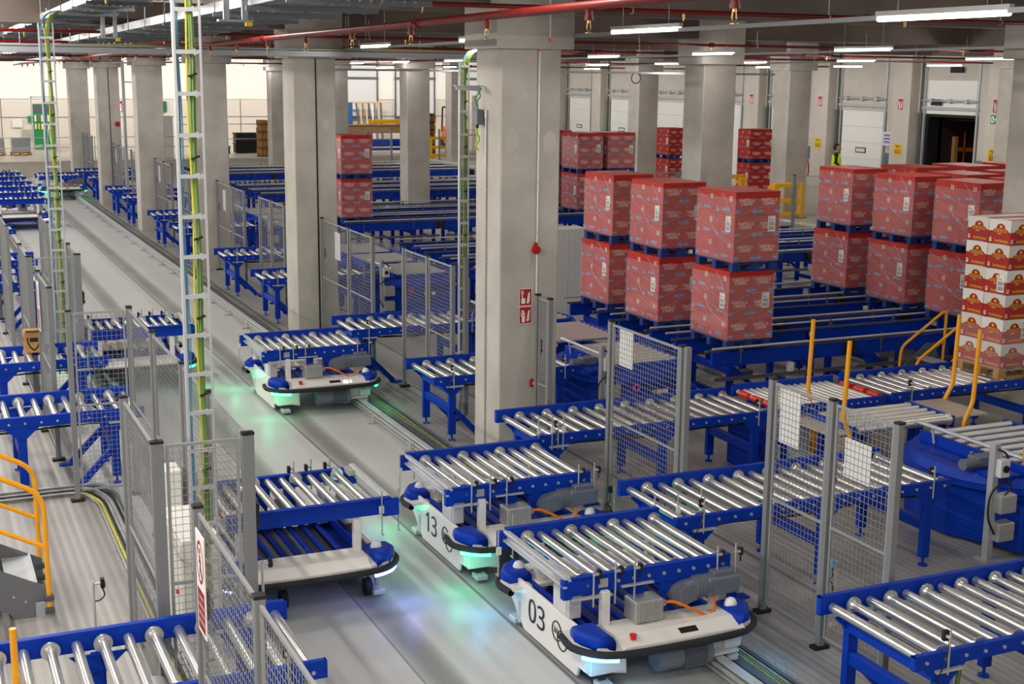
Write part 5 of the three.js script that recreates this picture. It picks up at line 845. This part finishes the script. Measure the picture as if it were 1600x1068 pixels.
{ const t = thing('crate', 'stack of black plastic crates against the back wall', 'crates', [16.3, LZ, 69.2]); for (let k = 0; k < 2; k++) put('crate_body', [rb(1.6, 0.46, 0.7, 0.03, 0, 0.26 + k * 0.52, 0), ...[...Array(7).keys()].map((q) => bx(0.06, 0.3, 0.03, -0.7 + q * 0.23, 0.26 + k * 0.52, 0.36)), bx(1.66, 0.05, 0.76, 0, 0.5 + k * 0.52, 0)], k ? M.black : M.dark, t); }
single('crate', 'low black crate left of the stacked black crates', 'crates', [rb(0.9, 0.4, 0.6, 0.03, 0, 0.2, 0), bx(0.95, 0.05, 0.64, 0, 0.36, 0), ...[0, 1, 2].map((q) => bx(0.06, 0.2, 0.03, -0.3 + q * 0.3, 0.2, 0.31))], M.dark, [14.7, LZ, 69.0]);
function palletStack(label, x, d, n, w = 0.8) { const t = thing('pallet_stack', label, 'pallets', [x, LZ, d]); for (let k = 0; k < n; k++) { const p = put('pallet', once('plt' + w, () => mg([...[-1, 0, 1].flatMap((i) => [bx(w, 0.02, 0.1, 0, 0.01, i * 0.34), bx(0.1, 0.08, 0.1, -w / 2 + 0.06, 0.06, i * 0.34), bx(0.1, 0.08, 0.1, 0, 0.06, i * 0.34), bx(0.1, 0.08, 0.1, w / 2 - 0.06, 0.06, i * 0.34)]), ...[-2, -1, 0, 1, 2].map((i) => bx(w, 0.022, 0.12, 0, 0.112, i * 0.18))])), k % 3 ? M.wood : M.woodDark, t); p.position.set(rr(-0.02, 0.02), k * 0.13, rr(-0.02, 0.02)); } return t; }
palletStack('stack of wooden pallets left of the distant column behind the second one', 16.1, 65.7, 14, 0.4); palletStack('stack of wooden pallets peeking out behind the second column', 17.2, 65.8, 15, 0.6);
palletStack('tall stack of wooden pallets right of the bare column in the middle distance', 25.2, 67.0, 16);
single('cardboard_profiles', 'long brown cardboard profiles lying behind the distant red stack', 'cardboard', [rb(5.2, 0.34, 0.5, 0.02, 0, 1.25, 0), rb(5.2, 0.08, 0.55, 0.01, 0, 1.48, 0), ...[-2, 0, 2].map((x) => rb(0.1, 1.1, 0.4, 0.01, x, 0.54, 0))], M.card, [22.0, LZ, 66.9]);
single('blue_hopper', 'blue machine trough on the ledge behind the distant red stack', 'machine', [rb(4.4, 0.36, 0.6, 0.06, 0, 0.62, 0), rb(4.4, 0.1, 0.7, 0.02, 0, 0.3, 0.05), ...[-2, 2].map((x) => rb(0.1, 0.3, 0.5, 0.01, x, 0.15, 0))], M.blue, [22.2, LZ, 65.95]);
single('barrier', 'yellow barrier beam lying on the cardboard in the middle distance', 'barrier', [rb(1.7, 0.2, 0.3, 0.04, 0, 0.14, 0), rb(0.2, 0.14, 0.34, 0.03, -0.75, 0.07, 0), rb(0.2, 0.14, 0.34, 0.03, 0.75, 0.07, 0)], M.barrierYellow, [22.9, LZ + 1.53, 66.9]);
{ const t = thing('leaning_boards', 'row of dark blue and pale boards leaning at the back wall', 'boards', [24.1, LZ, 73.2]); const ms = [M.darkGrey, M.woodPale, M.motor, M.woodPale, M.motorDark, M.paper, M.motor, M.woodPale, M.darkGrey]; for (let k = 0; k < 9; k++) put('plank', [bx(0.1, 2.5, 0.06, -0.6 + k * 0.17, 1.25, 0, -0.2, 0, 0.06 - k * 0.01)], ms[k], t); put('rack_beam', [bx(2.2, 0.08, 0.06, -0.3, 2.5, -0.2)], M.woodPale, t); }
single('standing_board', 'tall blue panel standing left of the leaning boards', 'panel', [rb(0.42, 2.5, 0.1, 0.02, 0, 1.25, 0), bx(0.5, 0.06, 0.4, 0, 0.03, 0)], std(0x24588c, 0.5), [22.85, LZ, 73]);
single('standing_board', 'narrow blue panel just left of the bare middle column', 'panel', [rb(0.3, 2.5, 0.1, 0.02, 0, 1.25, 0), bx(0.36, 0.06, 0.4, 0, 0.03, 0)], std(0x24588c, 0.5), [26.4, LZ, 73]);
single('traffic_cone', 'orange cone beside the blue panel at the back', 'cone', [cyl(0.2, 0.7, 'y', 0, 0.38, 0, 14, 0.04), rb(0.5, 0.04, 0.5, 0.01, 0, 0.02, 0)], M.toolOrange, [22.5, LZ, 70.5]);
function yellowBarrier(label, x, d, w, turn = 0) { const t = thing('barrier', label, 'barrier', [x, LZ, d], turn); for (const q of [-1, 1]) put('post', [rb(0.2, 1.7, 0.2, 0.03, q * w / 2, 0.85, 0)], M.barrierYellow, t); for (const y of [0.2, 0.85, 1.6]) put('beam', [rb(w, 0.2, 0.16, 0.03, 0, y, 0)], M.barrierYellow, t); for (const q of [-1, 1]) put('foot', [rb(0.3, 0.03, 0.3, 0.005, q * w / 2, 0.015, 0)], M.darkGrey, t); t.scale.y = 0.62; return t; }
yellowBarrier('yellow steel barrier on the ledge in the middle distance beside the ladder', 24.7, 62.8, 1.7); yellowBarrier('yellow steel gate on the right dock ledge above the red stacks', 23.95, 33.0, 0.95);
{ yellowBarrier('yellow steel arm left of the gate on the right dock ledge', 24.1, 36.4, 1.0); }
single('handrail', 'slim yellow stair handrail rising behind the right red stacks', 'handrail', [bent([[-0.6, 0, 0], [0.1, 0.9, 0], [0.35, 0.9, 0], [0.4, 0, 0]], 0.03, 0.12, 8)], M.yellow, [22.9, 0.95, 34.2]);
single('handrail', 'second slim yellow stair handrail right behind the first', 'handrail', [bent([[-0.6, 0, 0], [0.1, 0.9, 0], [0.35, 0.9, 0], [0.4, 0, 0]], 0.03, 0.12, 8)], M.yellow, [24.0, 0.85, 34.0]);
single('bollard', 'yellow bollard beside the distant stacks right of the large column', 'bollard', [cyl(0.14, 1.1, 'y', 0, 0.55, 0, 16), cyl(0.2, 0.1, 'y', 0, 1.1, 0, 16)], M.barrierYellow, [19.9, LZ, 36.2]);
{ const t = thing('forklift', 'orange and black forklift parked in front of the back wall', 'forklift', [28.2, LZ, 70.5]); put('body', [rb(1.0, 0.8, 1.6, 0.15, 0, 0.6, 0), rb(0.9, 0.3, 0.5, 0.1, 0, 1.1, -0.5)], M.toolOrange, t); put('overhead_guard', [bent([[-0.45, 0.9, 0.5], [-0.45, 2.3, 0.4], [-0.45, 2.3, -0.6], [-0.45, 0.9, -0.7]], 0.05, 0.1, 8), bent([[0.45, 0.9, 0.5], [0.45, 2.3, 0.4], [0.45, 2.3, -0.6], [0.45, 0.9, -0.7]], 0.05, 0.1, 8), ...[0, 1, 2, 3].map((k) => bx(0.9, 0.04, 0.06, 0, 2.3, 0.3 - k * 0.28))], M.black, t); put('mast', [bx(0.1, 2.4, 0.12, -0.3, 1.3, 0.95), bx(0.1, 2.4, 0.12, 0.3, 1.3, 0.95), bx(0.7, 0.1, 0.1, 0, 1.2, 0.98)], M.dark, t); for (const [x, z] of [[-0.5, 0.55], [0.5, 0.55], [-0.5, -0.55], [0.5, -0.55]]) put('wheel', [cyl(0.27, 0.2, 'x', x, 0.27, z, 18)], M.rubber, t); put('seat', [rb(0.45, 0.12, 0.45, 0.04, 0, 1.05, -0.1), rb(0.45, 0.5, 0.12, 0.04, 0, 1.3, -0.35)], M.clothBlack, t); put('steering_wheel', [new THREE.TorusGeometry(0.17, 0.02, 8, 18).rotateX(0.9).translate(0, 1.35, 0.35)], M.black, t); }
single('tall_cabinet', 'tall white cabinet with a parcel on top, left of the large column', 'cabinet', [rb(0.9, 2.7, 0.5, 0.02, 0, 1.35, 0), bx(0.01, 2.5, 0.51, 0, 1.35, 0.003)], M.white, [29.0, LZ, 69]);
single('parcel', 'brown parcel lying on top of the tall white cabinet', 'parcel', [rb(0.5, 0.26, 0.4, 0.02, 0, 0.13, 0), bx(0.51, 0.01, 0.08, 0, 0.26, 0)], M.card, [29.0, LZ + 2.71, 69]);
single('workbench', 'wooden topped bench in front of the tall white cabinet', 'bench', [rb(1.5, 0.08, 0.7, 0.01, 0, 0.92, 0), ...[[-0.68, -0.3], [0.68, -0.3], [-0.68, 0.3], [0.68, 0.3]].map(([x, z]) => bx(0.07, 0.9, 0.07, x, 0.45, z))], M.woodPale, [28.2, LZ, 67.2]);
for (const [x0, x1, d, label] of [[23.7, 28.1, 61.2, 'grey mesh fence posts in the middle distance before the yellow barrier'], [17.2, 21.6, 62.0, 'grey fence post and rails before the blue machine trough']]) { const st = []; for (let x = x0; x <= x1; x += 1.45) st.push(x); fence(label, 'x', d, st, { latch: [1] }); }
fence('grey mesh fence on the right before the yellow dock gate', 'x', 30.6, [22.4, 23.9, 25.4], { latch: [0, 1] });
fence('grey mesh fence left of the middle dock column beyond the red stacks', 'x', 33.0, [18.6, 20.1, 21.6], { latch: [0] });
// windows and panels of the back wall
for (let k = 0; k < 5; k++) { const x = 20.2 + k * 3.5; const o = new THREE.Group(); o.name = 'window_' + (k + 1); o.position.set(x, 4.6, -74.05); o.userData.kind = 'structure'; scene.add(o); put('window_frame', [bx(2.5, 0.12, 0.12, 0, 0, 0), bx(2.5, 0.12, 0.12, 0, -2.2, 0), bx(0.06, 3.4, 0.08, -1.2, -0.6, 0), bx(0.06, 3.4, 0.08, 1.2, -0.6, 0)], M.darkGrey, o); put('wall_panel', [bx(2.4, 3.3, 0.03, 0, -0.6, -0.05)], M.wallPanel, o); }

// ---------------------------------------------------------------- loading docks along the right wall
const DX = 32.5, DS = 4.62;
const warnYellow = canvasTex(96, 128, (x) => { x.fillStyle = '#f2c21a'; x.fillRect(0, 0, 96, 128); x.fillStyle = '#3a2c05'; x.fillRect(18, 16, 60, 8); x.fillRect(30, 32, 36, 6); x.strokeStyle = '#3a2c05'; x.lineWidth = 5; x.strokeRect(16, 60, 64, 42); x.fillRect(26, 72, 10, 24); x.fillRect(44, 68, 8, 28); x.fillRect(60, 76, 10, 20); });
const screenTex = canvasTex(128, 96, (x) => { x.fillStyle = '#d8daf0'; x.fillRect(0, 0, 128, 96); x.fillStyle = '#7d83c4'; x.fillRect(18, 16, 92, 16); x.fillStyle = '#23243a'; x.fillRect(18, 44, 92, 8); x.fillStyle = '#7d83c4'; x.fillRect(18, 62, 92, 16); });
const exitTex = canvasTex(160, 96, (x) => { x.fillStyle = '#1f8f4f'; x.fillRect(0, 0, 160, 96); x.fillStyle = '#f2f5f2'; x.fillRect(12, 14, 42, 68); x.beginPath(); x.moveTo(92, 20); x.lineTo(148, 48); x.lineTo(92, 76); x.lineTo(92, 58); x.lineTo(66, 58); x.lineTo(66, 38); x.lineTo(92, 38); x.fill(); x.fillStyle = '#1f8f4f'; x.fillRect(22, 24, 12, 14); x.fillRect(24, 42, 18, 26); });
const yelMat = sticker(warnYellow), scrMat = sticker(screenTex), exitMat = sticker(exitTex);
struct('wall_right', [bx(0.4, 3.2, 68, DX + 0.3, 5.3, -41), bx(0.4, 1.2, 68, DX + 0.3, 0.2, -41)], M.wallConcrete);
const side = (o) => { o.rotation.y = -Math.PI / 2; return o; };
for (let k = -3; k < 8; k++) {
  const d0 = 37.05 + k * DS;                                               // door opening from d0 - 2.3 to d0, pier beyond it
  const num = k + 4;
  struct('dock_pier', [rb(0.62, 5.6, 0.95, 0.02, DX + 0.02, 2.9, -(d0 + 0.95)), rb(0.3, 5.6, 1.5, 0.01, DX + 0.24, 2.9, -(d0 + 1.35))], M.wallConcrete);
  const o = new THREE.Group(); o.name = 'door_' + num; o.position.set(DX + 0.12, LZ, -(d0 - 1.15)); o.userData.kind = 'structure'; scene.add(o);
  const open = k === 0;
  struct('wall_panel', [bx(0.2, 2.0, 2.9, 0.12, open ? 4.35 : 4.05, -0.1)], open ? M.doorWhite : M.wallConcrete, o);
  if (!open) for (let q = 0; q < 5; q++) { const p = put('door_panel', once('dpanel', () => mg([rb(0.05, 0.585, 2.35, 0.008, 0, 0, 0), ...[-0.5, 0.5].map((z) => cyl(0.02, 0.02, 'x', -0.03, 0, z, 8))])), M.doorWhite, o); p.position.set(0, 0.3 + q * 0.59, 0); if (q === 2) { const w = put('door_window', [rb(0.02, 0.2, 0.6, 0.005, -0.03, 0.02, 0)], M.black, p); put('pane', [bx(0.01, 0.13, 0.5, -0.038, 0.02, 0)], M.paper, w); } }
  else { for (let q = 0; q < 2; q++) put('door_panel', once('dpanel', () => 0), M.doorWhite, o).position.set(0, 3.25 + q * 0.55, 0); put('dock_shelter', [bx(0.5, 2.9, 0.1, 0.3, 1.4, 1.2), bx(0.5, 2.9, 0.1, 0.3, 1.4, -1.2), bx(0.5, 0.1, 2.5, 0.3, 2.9, 0)], M.dark, o); }
  put('track', [...[-1.28, 1.28].map((z) => bx(0.08, 5.4, 0.08, -0.02, 2.6, z)), bx(0.08, 0.1, 2.75, -0.06, 3.15, 0), cyl(0.04, 2.7, 'x', 0, 0, 0, 8).rotateY(Math.PI / 2).translate(-0.1, 3.4, 0), ...[-0.9, 0, 0.8].map((z) => rb(0.1, 0.14, 0.16, 0.01, -0.1, 3.4, z))], M.galv, o);
  put('conduit', [bx(0.035, 5.2, 0.035, -0.05, 2.6, -1.42), bx(0.03, 5.2, 0.03, -0.05, 2.6, -1.49)], M.conduitGreen, o);
  if (k > -3 && k < 7) {
    const where = `on the ${k < 0 ? ORD[-k - 1] + ' dock pier right of' : ORD[k] + ' dock pier left of'} the open loading door`;
    if (k < 4) {
      const y = single('warning_notice', `yellow notice ${where}`, 'notice', flatSign(0.4, 0.4), yelMat, [DX - 0.3, 2.4, d0 + 0.95]); side(y); if (k > 0) y.userData.label = `yellow notice ${where}`;
      side(single('fire_sign', `red and white fire sign ${where}`, 'sign', flatSign(0.28, 0.4), extMat, [DX - 0.3, 4.0, d0 + 0.95]));
    }
    if (k < 5) { const c = thing('dock_control', `grey control box ${where}`, 'control box', [DX - 0.3 + 0.22, 2.0, d0 + 1.75 - 0.1]); put('box', [rb(0.14, 0.5, 0.32, 0.02, -0.1, 0, 0)], M.motor, c); put('button', [cyl(0.03, 0.02, 'x', -0.18, 0.1, 0.05, 10), cyl(0.03, 0.02, 'x', -0.18, -0.05, 0.05, 10)], M.teal, c); put('plug', [rb(0.14, 0.5, 0.24, 0.03, -0.1, -0.2, 0.4)], M.black, c); put('cable', [tube([[-0.12, -0.3, 0], [-0.14, -0.6, 0.1], [-0.12, -0.9, 0.05]], 0.03, 6)], M.red, c);
      if (k === 0 || k === 3) { const s = single('dock_screen', `white framed status screen ${where}`, 'screen', flatSign(0.62, 0.5), scrMat, [DX - 0.09, 2.75, d0 + 1.75]); side(s); } }
  }
}
{ const d0 = 37.05 - DS; side(single('exit_sign', 'green exit sign with a white arrow below the fire sign at the open dock', 'sign', flatSign(0.44, 0.28), exitMat, [DX - 0.3, 3.62, d0 + 0.95])); side(single('fire_sign', 'red and white fire equipment sign above the green exit sign', 'sign', flatSign(0.32, 0.44), extMat, [DX - 0.3, 4.05, d0 + 0.95])); side(single('warning_notice', 'yellow notice below the green exit sign', 'notice', flatSign(0.46, 0.48), yelMat, [DX - 0.3, 2.45, d0 + 0.95])); }
{ const d0 = 37.05; side(single('door_display', 'small dark display above the open loading door', 'display', [rb(0.5, 0.2, 0.06, 0.01)], M.dark, [DX + 0.02, 4.0 + 0.1, d0 - 0.5])); side(single('door_display', 'dark vent box high above the open loading door', 'display', [rb(0.6, 0.2, 0.06, 0.01)], M.dark, [DX + 0.02, 5.2, d0 - 1.4]));
  const t = thing('truck_trailer', 'dark trailer interior with wooden side and orange straps at the open dock', 'trailer', [DX + 0.9, LZ, d0 - 1.15]);
  put('wall_board', [bx(6, 2.8, 0.06, 3, 1.3, -1.22), bx(6, 2.8, 0.06, 3, 1.3, 1.22)], M.tarp, t); put('roof', [bx(6, 0.06, 2.5, 3, 2.75, 0)], M.dark, t); put('bed', [bx(6, 0.1, 2.5, 3, -0.06, 0)], M.woodDark, t); put('front_wall', [bx(0.06, 2.8, 2.5, 6, 1.3, 0)], M.tarp, t); put('post', [bx(0.16, 2.1, 0.14, 0.5, 1.1, -1.1)], M.wood, t);
  for (const y of [0.25, 1.55]) put('strap', [bar([0.6, y + 0.15, -1.17], [5.8, y - 0.05, -1.17], 0.02, 0.14)], M.toolOrange, t); put('strap', [0, 1, 2, 3].map((k) => bx(0.05, 2.2, 0.02, 1.0 + k * 1.2, 1.2, -1.17)), M.toolOrange, t); }
{ const t = thing('fire_extinguisher', 'red fire extinguisher standing on a wall bracket among the dock controls', 'extinguisher', [DX - 0.42, LZ + 0.55, 54.6]); put('bottle', [cyl(0.11, 0.6, 'y', 0, 0.3, 0, 16), new THREE.SphereGeometry(0.11, 14, 8).translate(0, 0.6, 0)], M.red, t); put('valve', [rb(0.06, 0.14, 0.12, 0.01, 0, 0.75, 0)], M.black, t); put('bracket', [rb(0.24, 0.04, 0.26, 0.01, 0.04, -0.02, 0)], M.darkGrey, t); }
single('trolley', 'dark wire trolley standing beside the worker at the dock', 'trolley', [...[[-0.5, -0.3], [0.5, -0.3], [-0.5, 0.3], [0.5, 0.3]].map(([x, z]) => bx(0.04, 1.5, 0.04, x, 0.8, z)), ...[0.2, 0.8, 1.3].flatMap((y) => [bx(1.0, 0.04, 0.04, 0, y, -0.3), bx(1.0, 0.04, 0.04, 0, y, 0.3)]), bx(1.0, 0.03, 0.6, 0, 0.8, 0), ...[[-0.5, -0.3], [0.5, -0.3], [-0.5, 0.3], [0.5, 0.3]].map(([x, z]) => cyl(0.06, 0.04, 'x', x, 0.06, z, 10))], M.darkGrey, [30.6, LZ, 42.3]);

// ---------------------------------------------------------------- the worker at the dock
{
  const t = thing('person', 'worker in a yellow high visibility vest looking down beside the dock door', 'person', [30.9, LZ, 39.75], 0.9);
  const J = [[[0, 0.98, 0], [0, 1.18, 0.01], 0.155, 0.15], [[0, 1.18, 0.01], [0, 1.4, -0.01], 0.15, 0.14], [[-0.15, 1.42, -0.01], [0.15, 1.42, -0.01], 0.085, 0.085], [[0, 1.45, 0], [0, 1.54, 0.02], 0.062, 0.058],
    [[0, 1.62, 0.05], [0, 1.68, 0.03], 0.088, 0.1], [[0, 1.565, 0.08], [0, 1.6, 0.06], 0.05, 0.07], [[0, 1.625, 0.145], [0, 1.61, 0.155], 0.016, 0.018],
    [[-0.2, 1.41, 0], [-0.25, 1.13, -0.01], 0.06, 0.048], [[-0.25, 1.13, -0.01], [-0.19, 0.96, 0.17], 0.046, 0.034], [[0.2, 1.41, 0], [0.25, 1.13, -0.01], 0.06, 0.048], [[0.25, 1.13, -0.01], [0.17, 0.98, 0.18], 0.046, 0.034],
    [[-0.09, 0.93, 0], [-0.1, 0.5, 0.02], 0.095, 0.065], [[-0.1, 0.5, 0.02], [-0.1, 0.09, -0.02], 0.062, 0.042], [[0.09, 0.93, 0], [0.1, 0.5, 0.02], 0.095, 0.065], [[0.1, 0.5, 0.02], [0.1, 0.09, -0.02], 0.062, 0.042], [[-0.1, 0.05, -0.04], [-0.11, 0.045, 0.14], 0.05, 0.042], [[0.1, 0.05, -0.04], [0.11, 0.045, 0.14], 0.05, 0.042]];
  for (const s of [-1, 1]) { const w = s < 0 ? [-0.19, 0.96, 0.17] : [0.17, 0.98, 0.18]; J.push([w, [w[0] + s * -0.02, w[1] - 0.02, w[2] + 0.08], 0.034, 0.036]); for (let f = 0; f < 4; f++) J.push([[w[0] - s * 0.02 + (f - 1.5) * 0.02, w[1] - 0.03, w[2] + 0.09], [w[0] - s * 0.04 + (f - 1.5) * 0.021, w[1] - 0.07, w[2] + 0.13 + (f === 1 || f === 2 ? 0.012 : 0)], 0.012, 0.01]); J.push([[w[0] - s * 0.03, w[1] - 0.01, w[2] + 0.04], [w[0] - s * 0.08, w[1] - 0.02, w[2] + 0.08], 0.013, 0.011]); J.push([[s * 0.098, 1.645, 0.03], [s * 0.1, 1.665, 0.028], 0.018, 0.02]); }
  function bodyMesh(bones, cx, cy, cz, half, res, k) {
    const mc = new MarchingCubes(res, new THREE.MeshBasicMaterial(), false, false, 400000); mc.isolation = 0; const a = V3(), b = V3(), p = V3(), ab = V3();
    const B = bones.map(([u, v, r0, r1]) => [V3(...u), V3(...v), r0, r1]);
    for (let z = 0; z < res; z++) for (let y = 0; y < res; y++) for (let x = 0; x < res; x++) {
      p.set(cx + (x - res / 2) / (res / 2) * half, cy + (y - res / 2) / (res / 2) * half, cz + (z - res / 2) / (res / 2) * half); let m = 0;
      for (const [u, v, r0, r1] of B) { ab.copy(v).sub(u); const h = Math.max(0, Math.min(1, a.copy(p).sub(u).dot(ab) / ab.lengthSq())); const dd = b.copy(u).addScaledVector(ab, h).distanceTo(p) - (r0 + (r1 - r0) * h); m += Math.exp(-dd * k); }
      mc.field[z * res * res + y * res + x] = Math.log(m + 1e-300) / k;
    }
    mc.update(); const n = mc.count, pos = mc.positionArray.slice(0, n * 3), nor = mc.normalArray.slice(0, n * 3);
    for (let i = 0; i < n; i++) { pos[3 * i] = cx + pos[3 * i] * half; pos[3 * i + 1] = cy + pos[3 * i + 1] * half; pos[3 * i + 2] = cz + pos[3 * i + 2] * half; }
    const g = new THREE.BufferGeometry(); g.setAttribute('position', new THREE.Float32BufferAttribute(pos, 3)); g.setAttribute('normal', new THREE.Float32BufferAttribute(nor, 3)); g.computeVertexNormals(); g.setAttribute('uv', new THREE.Float32BufferAttribute(new Float32Array(n * 2), 2)); return g;
  }
  const body = bodyMesh(J, 0, 0.9, 0.03, 0.95, 110, 70); const c = new Float32Array(body.attributes.position.count * 3), pp = body.attributes.position;
  for (let i = 0; i < pp.count; i++) { const x = pp.getX(i), y = pp.getY(i), z = pp.getZ(i); const skin = y > 1.5 || (Math.abs(x) < 0.34 && z > 0.17 && y < 1.02 && y > 0.84 && Math.abs(x) > 0.05); const col = skin ? [0.46, 0.26, 0.17] : y < 0.1 ? [0.02, 0.02, 0.02] : y < 0.95 ? [0.03, 0.035, 0.05] : [0.012, 0.013, 0.016]; c.set(col, 3 * i); }
  body.setAttribute('color', new THREE.BufferAttribute(c, 3));
  put('body', body, new THREE.MeshStandardMaterial({ vertexColors: true, roughness: 0.75 }), t);
  put('vest', bodyMesh([[[0, 0.98, 0], [0, 1.2, 0.01], 0.178, 0.17], [[0, 1.2, 0.01], [0, 1.36, -0.005], 0.17, 0.15], [[-0.1, 1.42, -0.01], [0.1, 1.42, -0.01], 0.092, 0.092]], 0, 1.2, 0, 0.42, 44, 60), M.hiVis, t);
  put('hair', bodyMesh([[[0, 1.7, 0.01], [0, 1.72, -0.01], 0.098, 0.09], [[0, 1.65, -0.05], [0, 1.6, -0.05], 0.075, 0.05]], 0, 1.66, 0, 0.22, 36, 80), M.hair, t);
}
renderer.render(scene, camera);
